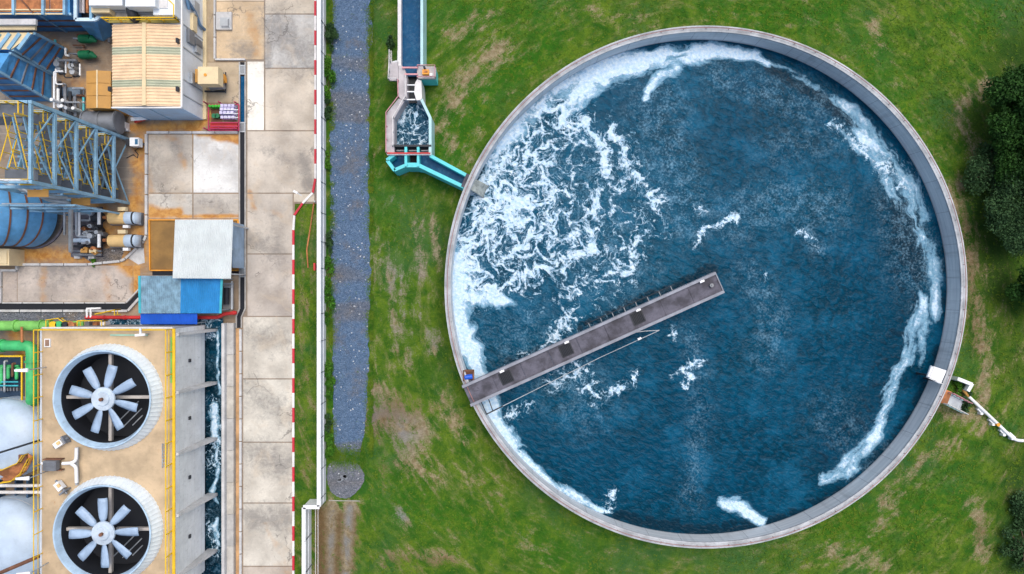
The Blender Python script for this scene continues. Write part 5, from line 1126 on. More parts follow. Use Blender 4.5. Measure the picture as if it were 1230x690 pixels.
part(MB().box(W(254, 0)[0], W(267, 0)[0], W(0, 147)[1], W(0, 127)[1], .02, .05), 'floor_plate', M['rustband'], t)
# manhole on tan slab
t = thing('manhole_block', 'small square concrete manhole block on the tan slab', 'manhole', W(270, 27))
part(MB().box(W(261, 0)[0], W(279.5, 0)[0], W(0, 37)[1], W(0, 16)[1], .03, .3), 'block', M['paleconc'], t); part(MB().box(W(266, 0)[0], W(278, 0)[0], W(0, 35.5)[1], W(0, 23)[1], .304, .36), 'cover', M['ltgrey'], t)
part(MB().box(W(268, 0)[0], W(277, 0)[0], W(0, 34.8)[1], W(0, 33)[1], .363, .40).box(W(275.6, 0)[0], W(277, 0)[0], W(0, 32.9)[1], W(0, 25)[1], .363, .40), 'handle', M['grey'], t)
# life ring on the building foot
t = thing('hose_reel', 'red hose reel with white rim at the foot of the white building', 'hose reel', W(168, 143)); c = W(168, 141.5, .6)
part(MB().tube([(c[0], c[1] - .0, .8), (c[0] + .02, c[1] - .3, .72)], .72, 24), 'reel_rim', M['white'], t, True); part(MB().tube([(c[0] + .04, c[1] - .28, .74), (c[0] + .08, c[1] - .42, .70)], .5, 24), 'reel_drum', M['red'], t, True)
single(MB().bend([W(133, 118, 1.2), W(126, 120, 1.2), W(117, 120, 1.4), W(116.5, 138, 1.4), W(116.5, 150, 1.2)], .28, .5, 12), 'flue_pipe', M['ltgrey'], 'grey square bent flue leaving the corner of the white building', 'pipe', sm=True)
# tan enclosure
t = thing('tan_enclosure', 'low tan sheet metal enclosure left of the white building', 'enclosure', W(117, 107)); a, b = W(102.5, 130, 3.2), W(132, 84.5, 3.2); mx = (a[0] + b[0]) / 2
part(MB().box(a[0] + .05, b[0] - .05, a[1] + .05, b[1] - .05, 0, 3.05), 'side_wall', M['tan'], t)
for i in range(3):
    ya_ = a[1] + (b[1] - a[1]) * i / 3; yb__ = a[1] + (b[1] - a[1]) * (i + 1) / 3 - .04
    part(MB().add([(a[0], ya_, 3.06), (mx, ya_, 3.25), (mx, yb__, 3.25), (a[0], yb__, 3.06), (b[0], ya_, 3.06), (b[0], yb__, 3.06)], [(0, 1, 2, 3), (1, 4, 5, 2)]), 'roof_panel', M['tan'], t).modifiers.new('thick', 'SOLIDIFY').thickness = .04
part(MB().box(mx - .06, mx + .06, a[1], b[1], 3.26, 3.31), 'ridge_strip', M['cream'], t)
single(MB().tube([W(104, 147, 1.6), W(144, 147, 1.6)], [1.0, 1.0], 20).tube([W(104, 147, 1.6), W(105.5, 147, 1.6)], 1.1, 20).tube([W(142, 147, 1.6), W(143.5, 147, 1.6)], 1.1, 20).tube([W(123, 147, 1.6), W(124.5, 147, 1.6)], 1.08, 20), 'receiver_tank', M['grey'], 'grey ribbed horizontal receiver below the tan enclosure', 'tank', sm=True)
t = thing('control_box', 'small white control box on legs with black cables', 'box', W(161, 172)); c = W(161, 170.5, 1.3)
part(MB().box(c[0] - .42, c[0] + .42, c[1] - .4, c[1] + .4, .6, 1.3), 'box_body', M['white'], t); part(MB().box(c[0] + .1, c[0] + .36, c[1] - .25, c[1] + .25, 1.302, 1.34), 'screen', pm('blue_screen', (.03, .13, .25), .3), t); part(MB().box(c[0] - .9, c[0] - .43, c[1] - .3, c[1] + .3, .5, 1.1), 'side_unit', M['dark'], t)
part(MB().tube([(c[0] + .1, c[1] - .4, .6), W(162, 181, .1), W(166, 186, .05), W(165, 190, .05), W(160, 186, .05), W(152, 190, .05)], .05, 6), 'cable', M['dark'], t); part(MB().box(c[0] - .3, c[0] - .2, c[1] - .1, c[1] + .1, 0, .598).box(c[0] + .2, c[0] + .3, c[1] - .1, c[1] + .1, 0, .598), 'leg', M['grey'], t)
single(MB().box(W(143.5, 0, .8)[0], W(150, 0, .8)[0], W(0, 154, .8)[1], W(0, 146.5, .8)[1], 0, .8).box(W(144, 0, .8)[0], W(151, 0, .8)[0], W(0, 157, .5)[1], W(0, 155, .5)[1], 0, .5).box(W(145, 0, .8)[0], W(149, 0, .8)[0], W(0, 152, .8)[1], W(0, 148, .8)[1], .802, .95), 'junction_box', M['white'], 'small white junction box at the end of the grey receiver', 'box')

# ------------------------------------------------------------------ dust collectors, upper left
def collector(label, top, base, zt, ribs, mat='blue'):
    """tapered ribbed casing: top and base outlines in photo px"""
    t = thing('dust_collector', label, 'dust collector', W(base[0][0], base[0][1], 0), 'blue dust collectors')
    TT = [Vector(W(*p, zt)) for p in top]; BB = [Vector(W(*p, 0)) for p in base]
    part(MB().loft([[tuple(a_.lerp(b_, k / 8)) for a_, b_ in zip(BB, TT)] for k in range(9)]), 'casing', M[mat], t)
    n = len(TT)
    for i in range(n):
        j = (i + 1) % n; nrm = Vector(((TT[j] - TT[i]).y, -(TT[j] - TT[i]).x, 0)).normalized()
        mid_ = (TT[i] + TT[j]) / 2 - sum(TT, Vector()) / n
        if nrm.dot(mid_) < 0: nrm = -nrm
        if (TT[j] - TT[i]).length < .8: continue
        for k in range(1, ribs + 1):
            u = k / (ribs + 1); part(MB().beam(BB[i].lerp(TT[i], u) + nrm * .06, BB[j].lerp(TT[j], u) + nrm * .06, .12, .14), 'rib', M['rustband'] if k % 3 else M['grey'], t)
        part(MB().beam(BB[i], TT[i], .22, .22), 'corner_post', M['ltblue'], t)
    return t, TT
c1, TT = collector('ribbed blue dust collector with chamfered corner behind the stair tower', [(41, 40), (15, 60), (-22, 60), (-22, 40)], [(80, 60), (64, 89), (20, 92), (20, 60)], 5.0, 4)
zt = 5.0
part(MB().prism([(p.x, p.y) for p in [Vector(W(41, 40, zt)), Vector(W(15, 60, zt)), Vector(W(-22, 60, zt)), Vector(W(-22, 40, zt))]], 5.004, 5.1), 'top_plate', M['cream'], c1)
for i in range(5): a = Vector(W(36 - i * 12, 40.5, 5.15)); b = Vector(W(22 - i * 12, 59.5, 5.15)); part(MB().beam(a, b, .3, .16), 'roof_beam', M['ltblue'], c1)
for k in range(2): part(MB().beam(W(-22, 33 - k * 6, 5.3 + .4 * k), W(43 + k, 33 - k * 6, 5.3 + .4 * k), .5, .25), 'roof_beam', M['paleconc'] if k else M['cream'], c1)
c2, _ = collector('lower ribbed blue hopper with sloping side beside the stair tower', [(12, 64), (-2, 86), (-30, 86), (-30, 64)], [(62, 90), (62, 122), (20, 122), (20, 90)], 5.2, 4)
c3, TT = collector('blue duct casing with rusty roof plates at the top left corner', [(46, 17), (84, 17), (84, -60), (-40, -60), (-40, 17)][::-1], [(80, 38), (115, 38), (115, -40), (0, -40), (0, 38)][::-1], 4.6, 2)
for i, (a, b) in enumerate(((-38, 15), (18.5, 50), (60, 76), (54.5, 59))):
    part(MB().box(W(a, 0, 4.7)[0], W(b, 0, 4.7)[0], W(0, 14.5, 4.7)[1], W(0, -58, 4.7)[1], 4.604, 4.68), 'roof_plate', M['rustplate'], c3)
for px in (16.8, 52.3, 78): part(MB().box(W(px - 1.5, 0, 4.8)[0], W(px + 1.5, 0, 4.8)[0], W(0, 18.5, 4.8)[1], W(0, -58, 4.8)[1], 4.606, 4.95), 'roof_beam', M['ltblue'], c3)
part(MB().beam(W(22, -4, 4.75), W(40, 16, 4.75), .12, .1), 'roof_strap', M['rustband'], c3)
for py in (11.5, 16.5): part(MB().box(W(-38, 0, 4.8)[0], W(76, 0, 4.8)[0], W(0, py + 1, 4.8)[1], W(0, py - .6, 4.8)[1], 4.69, 4.78), 'cross_strip', M['cream'], c3)
t = thing('open_hopper', 'open light blue rimmed hopper holding rusty pipes at the top edge', 'hopper', W(115, 20))
rim = [(91, -60), (91, 24), (115.5, 24), (126, 14), (126, -60)]; bse = [(112, -40), (112, 46), (124, 50), (137, 42), (137, -40)]
RT_ = [Vector(W(*p, 4.8)) for p in rim]; RBs = [Vector(W(*p, .2)) for p in bse]
hp = MB()
for i in range(4): hp.add([RBs[i], RBs[i + 1], RT_[i + 1], RT_[i]], [(0, 1, 2, 3)])
part(hp, 'hopper_wall', M['ductblue'], t).modifiers.new('thick', 'SOLIDIFY').thickness = .06
for i in range(4): part(MB().beam(RT_[i], RT_[i + 1], .28, .2), 'rim_beam', pm('pale_blue_rim_%d' % i, (.52, .68, .80), .5), t)
part(MB().box(W(108.5, 0, 4.8)[0], W(111.5, 0, 4.8)[0], W(0, 23.5, 4.8)[1], W(0, -60, 4.8)[1], 4.7, 4.95), 'rim_beam', M['ltblue'], t)
part(MB().prism([W(*p, 3.6)[:2] for p in ((92, -60), (92, 20), (116, 22), (126, 14), (126, -60))], 3.3, 3.5), 'hopper_floor', M['dark'], t)
for px in (96, 100, 105, 115, 120): part(MB().tube([W(px, -60, 4.1), W(px, 16, 4.1)], .13, 8), 'rusty_pipe', M['rustplate'] if px % 2 else M['pinkgrey'], t, True)
# dark access frame under collectors
def motor(label, px, py):
    t = thing('motor', label, 'motor', W(px, py), 'dark green motors under the open hopper'); 
    part(MB().tube([W(px - 8, py, .9), W(px + 5, py, .9)], .38, 16), 'motor_body', M['motorgreen'], t, True); part(MB().tube([W(px + 5, py, .9), W(px + 12, py + 3, .8)], [.38, .12], 14), 'end_cowl', M['motorgreen'], t, True)
    part(MB().tube([W(px - 16, py - 1, .9), W(px - 8, py, .9)], .08, 8), 'shaft', M['ltgrey'], t, True); part(MB().box(W(px - 8, 0)[0], W(px + 5, 0)[0], W(0, py + 4)[1], W(0, py - 4)[1], .0, .5), 'base', M['rustband'], t)
    fn = MB()
    for i in range(7): fn.tube([W(px - 6 + i * 1.6, py, .9), W(px - 5.6 + i * 1.6, py, .9)], .42, 16)
    part(fn, 'cooling_fins', M['motorgreen'], t, True)
motor('dark green motor nearer the open blue hopper', 104, 47); motor('dark green motor with bright casing above the small white pumps', 104, 66)
def small_pump(label, px, py):
    t = thing('small_pump', label, 'pump', W(px, py), 'small grey pumps by the blue casing')
    part(MB().cyl(W(px, py - 5)[:2], .24, .1, .8, 12).cyl(W(px, py)[:2], .3, .1, .9, 14).cyl(W(px, py + 6)[:2], .26, .1, .7, 12), 'pump_body', M['ltgrey'], t, True); part(MB().box(W(px - 4, 0)[0], W(px + 4, 0)[0], W(0, py + 10)[1], W(0, py - 8)[1], .012, .1), 'base', M['dark'], t); part(MB().tube([W(px + 4, py - 6, .7), W(px + 4, py + 8, .7)], .08, 8), 'pipe_run', M['white'], t, True)
small_pump('small grey pump cluster against the blue casing', 75, 80); small_pump('small grey pump cluster left of the tan enclosure', 92, 83)
pipe('thin white pipe running down beside the blue casing', [W(76, 86, 1.6), W(65, 86, 1.6), W(65, 130, 1.6)], .09, 'white', .2)
t = thing('cable_ladder', 'dark cable ladder and ducts below the blue casings', 'cable tray', W(78, 122))
for i, px in enumerate((72, 78, 84, 90)): part(MB().beam(W(px, 98 + i * 6, 1.0), W(px + 1, 140, .8), .25, .15), 'tray', M['grey'] if i % 2 else M['dark'], t)
part(MB().box(W(72, 0)[0], W(100, 0)[0], W(0, 117)[1], W(0, 107)[1], .2, .5), 'floor_duct', pm('blue_grey_duct', (.14, .20, .27), .6), t)

t = thing('pipe_cluster', 'dense cluster of thin pipes and conduits between the blue casings and tan enclosure', 'pipes', W(90, 110))
rnd_ = random.Random(5)
for i in range(16):
    x = rnd_.uniform(66, 101); y = rnd_.uniform(44, 128); z = rnd_.uniform(.5, 1.6); L = rnd_.uniform(8, 24); mt = ('ltgrey', 'white', 'grey', 'dark', 'rustband', 'teal')[i % 6]
    if i % 2: part(MB().bend([W(x, y, z), W(x, y + L, z), W(x + rnd_.uniform(3, 9), y + L, z)], rnd_.uniform(.06, .13), .25, 8), 'conduit', M[mt], t, True)
    else: part(MB().bend([W(x, y, z), W(min(x + L, 101), y, z), W(min(x + L, 101), y + rnd_.uniform(2, 8), z * .5)], rnd_.uniform(.06, .13), .25, 8), 'conduit', M[mt], t, True)
t = thing('stub_vents', 'pale upright stub pipes between stair tower and grey receiver', 'pipes', W(95, 135))
for px, py, h in ((82, 128, 2.4), (90, 134, 2.0), (97, 137, 2.2), (102, 136, 1.8), (88, 126, 1.6)): part(MB().tube([W(px, py, 0), W(px, py, 0)[:2] + (h,)], .16, 10), 'stub_pipe', M['ltgrey' if px % 2 else 'white'], t, True)
t = thing('service_pipes', 'grey service pipes on the ground inside the stair tower base', 'pipes', W(110, 200))
for i, py in enumerate((176, 184, 193, 203, 214, 226)): part(MB().bend([W(20 + i * 6, py, .8), W(118 + (i % 3) * 8, py, .6), W(118 + (i % 3) * 8, py + 6, .4)], .14 + .05 * (i % 2), .3, 8), 'pipe_run', M[('grey', 'ltgrey', 'dark')[i % 3]], t, True)
for px, py in ((110, 190), (122, 205), (104, 222), (128, 182)): part(MB().cyl(W(px, py)[:2], .5, 0, 1.0, 16).cyl(W(px, py)[:2], .2, 1.0, 1.3, 10), 'vessel', M['grey'], t, True)

# ------------------------------------------------------------------ steel stair tower
tw = thing('stair_tower', 'tall light blue steel stair tower with yellow handrails', 'stair tower', W(135, 206))
xr, xl = -36.85, -41.6; ys_, yn_ = 8.05, 14.15; ZT = 13.3
for x in (xr, xl):
    for y in (ys_, yn_): part(MB().beam((x, y, 0), (x, y, ZT), .27, .27), 'column', M['ltblue'], tw)
lev = [2.4, 5.1, 7.8, 10.5, 13.2]
grate = pm('steel_grating', (.13, .15, .18), .6, .3)
for i, z in enumerate(lev):
    part(MB().beam((xr, ys_ + .17, z), (xr, yn_ - .17, z), .22, .26), 'floor_beam', M['ltblue'], tw); part(MB().beam((xl, ys_ + .17, z), (xl, yn_ - .17, z), .24, .28), 'floor_beam', M['ltblue'], tw)
    for y in (ys_, yn_): part(MB().beam((xl + .17, y, z), (xr - .17, y, z), .24, .28), 'floor_beam', M['ltblue'], tw)
    z0_ = lev[i - 1] if i else 0
    part(MB().beam((xr + .05, ys_ + .1, z0_ + .15), (xr + .05, (ys_ + yn_) / 2, z - .15), .09, .09), 'brace', M['ltblue'], tw); part(MB().beam((xr + .05, yn_ - .1, z0_ + .15), (xr + .05, (ys_ + yn_) / 2, z - .15), .09, .09), 'brace', M['ltblue'], tw)
    part(MB().box(xl + .2, xr - .2, yn_ - 1.1, yn_ - .15, z - .06, z), 'landing', grate, tw); part(MB().box(xr - 3.0, xr - .4, ys_ + .2, ys_ + 1.2, z - 1.41, z - 1.35), 'landing', grate, tw)
    part(MB().rail([(xr - .2, yn_ - 1.1, z), (xr - .2, yn_ - .2, z), (xl + .2, yn_ - .2, z)], 1.05, .05, 1.2), 'handrail', M['yellow'], tw); part(MB().rail([(xr - .4, ys_ + 1.2, z - 1.35), (xr - .4, ys_ + .25, z - 1.35), (xr - 3.0, ys_ + .25, z - 1.35)], 1.05, .05, 1.2), 'handrail', M['yellow'], tw)
    for x, za, zb in ((xr - .95, z, z - 1.35), (xr - 2.35, z - 2.7, z - 1.35)):
        p, q = Vector((x, yn_ - 1.1, za)), Vector((x, ys_ + 1.2, zb)); off = Vector((.42, 0, 0)); s_ = MB()
        for k in range(7): r_ = p.lerp(q, (k + .5) / 7); s_.box(x - .4, x + .4, r_.y - .17, r_.y + .17, r_.z - .04, r_.z)
        part(s_, 'stair_flight', grate, tw)
        for o_ in (off, -off): part(MB().beam(p + o_, q + o_, .08, .22), 'stringer', M['ltblue'], tw); part(MB().rail([p + o_, q + o_], 1.0, .04, 1.6, False), 'handrail', M['yellow'], tw)
part(MB().rail([(xl, ys_, ZT), (xr - .05, ys_, ZT)], 1.0, .05, 1.4), 'handrail', M['white'], tw)
for z in (5.1, 10.5): part(MB().box(xr - 2.2, xr - .5, ys_ - .8, ys_ - .2, z - .05, z), 'side_platform', M['tan'], tw)
# second lower strut line of the pipe rack
t = thing('pipe_rack', 'light blue pipe rack below the stair tower carrying silver pipes', 'pipe rack', W(115, 246))
for x in (-36.9, -39.5, -42.5): part(MB().beam((x, 6.9, 0), (x, 6.9, 8.0), .16, .16), 'rack_column', M['ltblue'], t)
for z in (3.4, 5.6, 7.8): part(MB().beam((-44, 6.9, z), (-36.8, 6.9, z), .16, .18), 'rack_beam', M['ltblue'], t)
for i, y in enumerate((7.1, 7.35)): part(MB().tube([(-46, y, 4.0 + i), (-37.5, y, 4.0 + i)], .1, 8), 'silver_pipe', M['ltgrey'], t, True)
for k, p in enumerate(((17, 197), (79, 217), (127, 231))): pass

# ------------------------------------------------------------------ big blue elbow duct
t = thing('elbow_duct', 'huge blue duct elbow with rusty bands curving down to the ground', 'duct', W(60, 262))
el = MB(); cy = W(0, 256, 3)[1]; r_ = 3.0; pts = [(-62, cy, 4.2)] + [(-54, cy, 4.2)]
cxr, czr = -50.2, 0.0
for i in range(0, 13):
    a = R(90 - i * 7.0); pts.append((cxr + 4.2 * math.cos(a), cy, czr + 4.2 * math.sin(a)))
part(MB().tube(pts, r_, 40), 'duct_shell', M['ductblue'], t, True)
for i in range(0, 4):
    a = R(51 - i * 10.5); ctr = Vector((cxr + 4.2 * math.cos(a), cy, czr + 4.2 * math.sin(a))); tg = Vector((math.sin(a), 0, -math.cos(a)))
    part(MB().tube([ctr - tg * .07, ctr + tg * .07], r_ + .06, 40), 'rusty_band', M['rustband'], t, True)
part(MB().lathe((cxr + 4.2, cy), [(3.15, 0), (3.15, .2), (3.0, .25)], 40), 'base_ring', M['darkconc'], t, True)
single(MB().box(-50, W(11, 0, 2)[0], W(0, 319, 2)[1], W(0, 299, 2)[1], 0, 2.0).box(-50, W(9, 0, 2)[0], W(0, 317, 2)[1], W(0, 301, 2)[1], 2.002, 2.1), 'plinth_block', M['cream'], 'cream concrete block at the left edge under the blue duct', 'block')

# ------------------------------------------------------------------ pump sets
def pump_set(label):
    px, py = 145, 261.5; t = thing('pump_motor', label, 'pump', W(px, py), 'cream hooded pump motors'); c = W(px, py, 1.6)
    def bx(a, b, y_0, y_1, z0, z1): return MB().box(W(a, 0, 1.6)[0], W(b, 0, 1.6)[0], W(0, y_1, 1.6)[1], W(0, y_0, 1.6)[1], z0, z1)
    def vault(a, b, hw, z0, z1, mat, name):
        n = 10; xa, xb = W(a, 0, 1.6)[0], W(b, 0, 1.6)[0]; yc = c[1]; ring = []
        for i in range(n + 1): an = math.pi * i / n; ring.append((yc + hw * math.cos(an), z0 + .55 * (z1 - z0) + .45 * (z1 - z0) * math.sin(an)))
        ring = [(yc + hw, z0)] + ring + [(yc - hw, z0)]; m = len(ring)
        v = [(xa, y, z) for y, z in ring] + [(xb, y, z) for y, z in ring]; part(MB().add(v, [(i, i + 1, m + i + 1, m + i) for i in range(m - 1)] + [tuple(range(m))[::-1], tuple(range(m, 2 * m))]), name, M[mat], t, False)
    vault(128.5, 148, .56, .5, 1.65, 'hood', 'motor_hood'); vault(148.3, 157, .58, .5, 1.68, 'tankwhite', 'motor_body'); vault(157.2, 158.6, .6, .5, 1.7, 'dark', 'seam_band'); vault(158.8, 161.5, .56, .5, 1.62, 'tankwhite', 'end_cover')
    part(MB().tube([(W(161.5, 0, 1.6)[0], c[1], 1.05), (W(163.5, 0, 1.6)[0], c[1], 1.05)], [.54, .32], 16), 'end_dome', M['tankwhite'], t, True)
    part(bx(139, 148.5, 248.5, 253, .9, 1.3), 'terminal_box', M['cream'], t); part(bx(144.5, 151, 270, 273.5, .8, 1.2), 'junction_box', M['white'], t); part(bx(124, 162, 254, 269.5, .02, .49), 'base_frame', M['grey'], t)
    part(MB().tube([W(112, 261.5, 1.0), W(124, 261.5, 1.0)], [.5, .42], 16), 'pump_casing', M['dark'], t, True); part(MB().tube([W(124, 261.5, 1.0), W(128.3, 261.5, 1.0)], .16, 10), 'coupling', M['rustplate'], t, True); part(MB().tube([W(119, 254, 1.5), W(119, 270, 1.5)], .15, 10), 'suction_pipe', M['white'], t, True); part(MB().cyl(W(113, 257, 1)[:2], .26, .9, 1.7, 12).cyl(W(120, 252.5, 1)[:2], .2, .9, 1.6, 12), 'valve', M['ltgrey'], t, True)
    part(MB().bend([W(98, 257, 1.3), W(108.5, 257, 1.3), W(108.5, 265, 1.3), W(98, 265, 1.3)], .1, .2, 8), 'loop_pipe', M['ltgrey'], t, True)
    return t
p1_ = pump_set('cream hooded pump motor nearer the steel stair tower'); dy = W(0, 289, 1.6)[1] - W(0, 261.5, 1.6)[1]
copy_tree(p1_, (0, dy, 0), 'cream hooded pump motor nearer the pale concrete corner')
pipe('silver pipe bending down along the blue duct, nearest the duct', [W(-10, 213, 8.2), W(25, 228, 8.0), W(40, 231, 7.8), W(60, 241, 6.6), W(82, 243.5, 5.6), W(85, 250, 5.2), W(85, 302, 1.6)], .19, 'ltgrey', .5)
pipe('silver pipe from the pipe rack to the end of the blue duct', [W(24, 219, 8.3), W(25, 226, 8.3), W(40, 234, 7.9), W(66, 237, 6.8), W(80, 238, 5.8)], .15, 'ltgrey', .4)
pipe('left of three thin upright pipes dropping from the pipe rack', [W(77.5, 235, 3.6), W(77.5, 282, 1.0)], .1, 'ltgrey', .2); pipe('middle of three thin upright pipes dropping from the pipe rack', [W(91.5, 237, 3.2), W(92, 284, 1.2), W(116, 284, 1.2)], .12, 'ltgrey', .3); pipe('right of three thin upright pipes dropping from the pipe rack', [W(95, 237, 3.2), W(95.5, 283, 1.2)], .1, 'white', .3)
pipe('light blue horizontal pipe under the foot of the stair tower', [W(102, 243, 2.0), W(138, 242, 1.6)], .16, 'ltblue', .3)
pipe('fat pale pipe joining the lower pump to the silver pipe', [W(88, 289, 1.2), W(113, 289, 1.2)], .2, 'tankwhite', .3, flanges=[(W(97, 289, 1.2), (1, 0, 0)), (W(109, 289, 1.2), (1, 0, 0))])
t = thing('pump_manifold', 'dark manifold frame with small valves left of the pump motors', 'pipes', W(100, 285))
for i, (px, py) in enumerate(((101, 275), (104, 281), (99, 293), (108, 292), (103, 300), (113, 300), (110, 272), (118, 276), (121, 282), (115, 304))): part(MB().cyl(W(px, py, 1)[:2], .2 + .05 * (i % 3), .3, 1.1 + .1 * (i % 4), 12).cyl(W(px, py, 1)[:2], .07, 1.1, 1.6, 8), 'valve', M[('rustplate', 'ltgrey', 'dark', 'grey', 'tan')[i % 5]], t, True)
for py in (272, 278, 296, 302, 306): part(MB().tube([W(88, py, .9), W(122, py, .9)], .12, 8), 'header_pipe', M['grey'] if py % 4 else M['dark'], t, True)
part(MB().box(W(86, 0)[0], W(124, 0)[0], W(0, 309)[1], W(0, 249)[1], .03, .12), 'base_plate', M['darkconc'], t)
part(MB().box(W(99, 0, 1)[0], W(107, 0, 1)[0], W(0, 304, 1)[1], W(0, 300, 1)[1], .9, 1.3), 'gearbox', M['tan'], t); part(MB().box(W(109, 0, 1)[0], W(117, 0, 1)[0], W(0, 304, 1)[1], W(0, 300, 1)[1], .9, 1.25), 'gearbox', M['cream'], t)
for px in (92, 109): part(MB().box(W(px, 0)[0], W(px + 7, 0)[0], W(0, 311)[1], W(0, 306)[1], .0, .4), 'footing', M['paleconc'], t)

# ------------------------------------------------------------------ trees, shrubs, grass
def leaves(n, blobs, size, drop=0.25):
    """leaf quads spread through several uneven clumps; blobs: (x, y, z, rx, ry, rz)"""
    P = []; Q = []; o = 0
    wts = np.array([b[3] * b[4] * b[5] for b in blobs]) ** .7; wts /= wts.sum()
    for b, k in zip(blobs, (wts * n).astype(int)):
        d = RNG.normal(size=(k, 3)); d /= np.linalg.norm(d, axis=1)[:, None]
        r = RNG.random(k) ** .5; r *= .55 + .95 * fbm(d[:, 0] * 2.2 + b[0], d[:, 1] * 2.2 + d[:, 2] * 1.7 + b[1], 3, 4)
        c = np.array(b[:3]) + d * r[:, None] * np.array(b[3:])
        a = RNG.normal(size=(k, 3)); a /= np.linalg.norm(a, axis=1)[:, None]; u = np.cross(a, RNG.normal(size=(k, 3))); u /= np.linalg.norm(u, axis=1)[:, None] + 1e-9
        s = size * RNG.uniform(.6, 1.3, (k, 1)); a = a * s; u = u * s * .55
        q = np.stack([c - a, c + u, c + a, c - u], 1).reshape(-1, 3); P.append(q); Q.append(np.arange(4 * k).reshape(k, 4) + o); o += 4 * k
    return np.concatenate(P), np.concatenate(Q)
def tree(label, px, py, hgt, spread, leafmat, n, size, seed, cat='tree', name='broadleaf_tree', zc=None):
    rnd = random.Random(seed); x, y, _ = W(px, py, hgt * .6); t = thing(name, label, cat, (x, y, 0))
    tk = MB(); top = Vector((x + rnd.uniform(-.3, .3), y + rnd.uniform(-.3, .3), hgt * .62)); tk.tube([(x, y, -.1), (x + .05, y, hgt * .3), tuple(top)], [.24, .17, .09], 10); blobs = []
    for i in range(13):
        a = i * 2.4 + rnd.uniform(-.3, .3); r = spread * rnd.uniform(.35, .85); z = hgt * rnd.uniform(.5, .95) - r * .15
        e = Vector((x + r * math.cos(a), y + r * math.sin(a), z)); m_ = Vector((x, y, hgt * rnd.uniform(.28, .5))); tk.tube([tuple(m_), tuple(m_.lerp(e, .5) + Vector((0, 0, .25))), tuple(e)], [.08, .055, .02], 6)
        s = spread * rnd.uniform(.26, .45); blobs.append((e.x, e.y, e.z, s, s, s * .75))
    blobs.append((x, y, hgt * .75, spread * .5, spread * .5, hgt * .22)); part(tk, 'trunk', M['bark'], t, True)
    P, q = leaves(n, blobs, size); o = raw_mesh('crown', P - np.array(ORG[t]), q, leafmat); o.parent = t; return t
tree('dense dark green tree at the right edge of the lawn', 1232, 128, 6.5, 3.9, G_LEAFD, 36000, .13, 1)
tree('dark spreading tree cut by the right edge beside the dense tree', 1248, 190, 6.0, 3.2, G_LEAFD, 20000, .13, 9)
tree('grey green feathery tree right of the tank', 1222, 258, 4.0, 3.3, G_LEAFM, 22000, .11, 2)
tree('low dull green bush between the dark tree and feathery tree', 1190, 208, 2.4, 2.6, G_LEAFM, 8000, .10, 3, 'bush', 'bush')
tree('dark green bush in the lower right corner', 1230, 658, 1.3, 2.4, G_LEAFM, 4500, .11, 5, 'bush', 'bush')
tree('dark low bush on the right edge above the corner bush', 1236, 610, 1.2, 1.9, G_LEAFM, 3000, .11, 6, 'bush', 'bush')
tree('young dark tree on the right edge level with the footbridge', 1250, 350, 4.5, 2.3, G_LEAFD, 9000, .15, 8)
def shrub(label, px, py, r, h, n, mat=None, seed=1):
    rnd = random.Random(seed * 31 + int(px)); x, y, _ = W(px, py); t = thing('shrub', label, 'shrub', (x, y, 0), 'bright weedy shrubs')
    st_ = MB(); bl = []
    for i in range(7): a = i * .9 + rnd.random(); q = r * rnd.uniform(.2, .75); e = (x - .1 + q * math.cos(a) * .7, y + q * math.sin(a) * 2.1 + rnd.uniform(-.3, .3), h * rnd.uniform(.4, .85)); st_.tube([(x, y, 0), e], .02, 5); g_ = rnd.uniform(.22, .44); bl.append((*e, r * g_, r * g_ * 1.2, h * .32))
    part(st_, 'stem', M['bark'], t); P, q = leaves(n, bl, .10); o = raw_mesh('foliage', P - np.array(ORG[t]), q, mat or (G_LEAFB, G_LEAFB, G_LEAFM)[int(px * 7) % 3]); o.parent = t
shrub('bright green shrub at the wall near the top of the gravel path', 401, 45, .9, .9, 1500); shrub('bright green shrub spilling over the gravel beside the third road panel', 396, 95, 1.0, .9, 1600); shrub('small green shrub at the wall above the mid gravel path', 395, 132, .6, .6, 800); shrub('flat green weed at the wall opposite the stilling basin', 394, 195, .6, .5, 700)
shrub('green weed tuft at the wall beside the first blue gravel patch', 398, 290, .7, .6, 900); shrub('green weeds by the wall near the red cabinet', 396, 325, .7, .6, 900); shrub('leafy weed clump by the wall level with the white valve pipe', 396, 365, .9, .7, 1300); shrub('large bright shrub by the wall left of the footbridge start', 399, 456, 1.0, .9, 1700); shrub('long green weed clump by the wall above the round gravel pad', 397, 530, .9, .7, 1500); shrub('narrow weed clump at the wall beside the round gravel pad', 395, 508, .6, .6, 800)
shrub('bright green shrub beside the white angled wall at the tank outlet', 1157, 480, .85, .9, 1500); shrub('small green shrub inside the white angled wall', 1149, 463, .6, .7, 800); shrub('tiny green weed beside the pump manifold at the kerb', 115, 314.5, .25, .3, 200); shrub('weedy shrub at the foot of the flume stairs', 470, 55, .6, .5, 700)
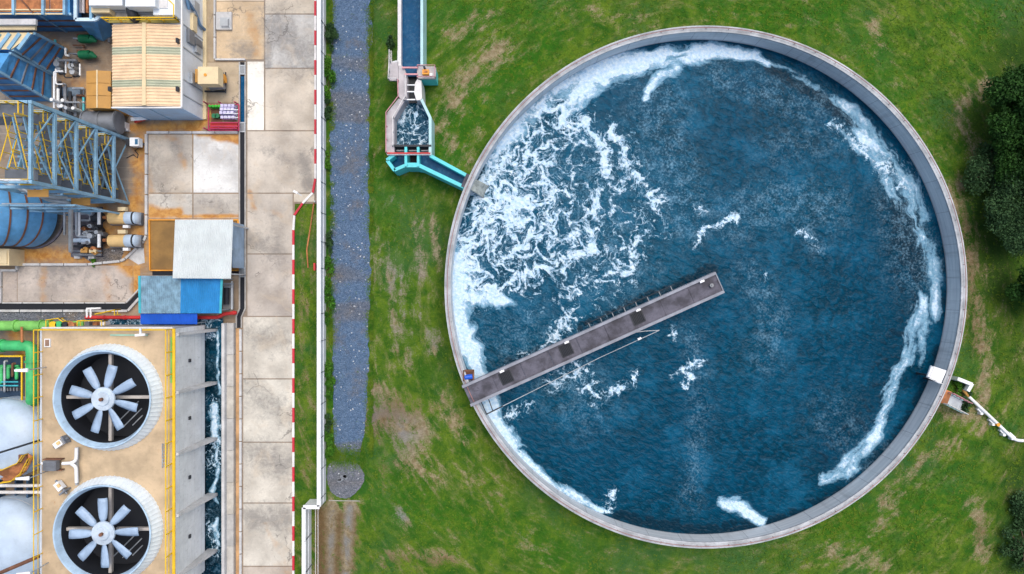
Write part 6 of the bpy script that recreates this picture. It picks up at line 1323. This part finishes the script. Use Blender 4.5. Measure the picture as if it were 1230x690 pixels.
# short turf blades over the lawn: nobody could count them
def turf(n):
    px = RNG.uniform(355, 1260, n); py = RNG.uniform(-30, 720, n)
    x, y = (px - 615) * S, (345 - py) * S; d = np.hypot(x - CX, y - CY)
    ok = d > RO + .15
    ok &= ~((px > 393) & (px < 447) & (py < 552) & (RNG.random(n) > np.clip(1.0 - np.minimum(px - 393, 447 - px) * .075, .05, 1))) & ~((px > 379.5) & (px < 394)) & ~((px < 393) & (py < 262)) & ~((px > 474) & (px < 521) & (py < 208)) & ~((px < 380) & (py > 590) & (px > 362)) & ~((px > 385) & (px < 440) & (py > 545) & (RNG.random(n) > .2))
    ok &= ~((px > 460) & (px < 480) & (py > 60) & (py < 208)) & ~((px > 500) & (px < 572) & (np.abs(py - (190 + (px - 505) * .53)) < 18))
    ok &= RNG.random(n) < np.clip(.25 + 1.5 * (fbm(x * .35, y * .35, 4, 77) - .3) - 1.1 * field(px, py, DIRT), .03, 1)
    x, y = x[ok], y[ok]
    k = 9000; side = RNG.random(k) < .5; ey = RNG.uniform(-20, 552, k); ex = np.where(side, 399 + np.abs(RNG.normal(0, 3.2, k)) - 3, 445 - np.abs(RNG.normal(0, 3.6, k)) + 3)
    kk = fbm(ex * .05, ey * .07, 3, 91) > .47; ex, ey = ex[kk], ey[kk]; q = 1600; tx = RNG.uniform(398, 438, q); ty = 550 + RNG.normal(0, 6, q)
    ex = np.concatenate([ex, tx]); ey = np.concatenate([ey, ty]); x = np.concatenate([x, (ex - 615) * S]); y = np.concatenate([y, (345 - ey) * S]); m = len(x); P = []; Q = []
    for b in range(3):
        a = RNG.uniform(0, 6.283, m); L = RNG.uniform(.10, .26, m); w = RNG.uniform(.02, .045, m); hh = RNG.uniform(.06, .17, m)
        c, s = np.cos(a), np.sin(a); P.append(np.stack([np.stack([x - s * w, y + c * w, np.full(m, -.02)], -1), np.stack([x + s * w, y - c * w, np.full(m, -.02)], -1), np.stack([x + c * L, y + s * L, hh], -1)], 1).reshape(-1, 3))
    P = np.concatenate(P); o = raw_mesh('grass', P, np.arange(len(P)).reshape(-1, 3), G_TUFT); o['kind'] = 'stuff'; tag(o, 'short green grass blades growing over the lawn', 'grass', kind='stuff')
turf(60000)
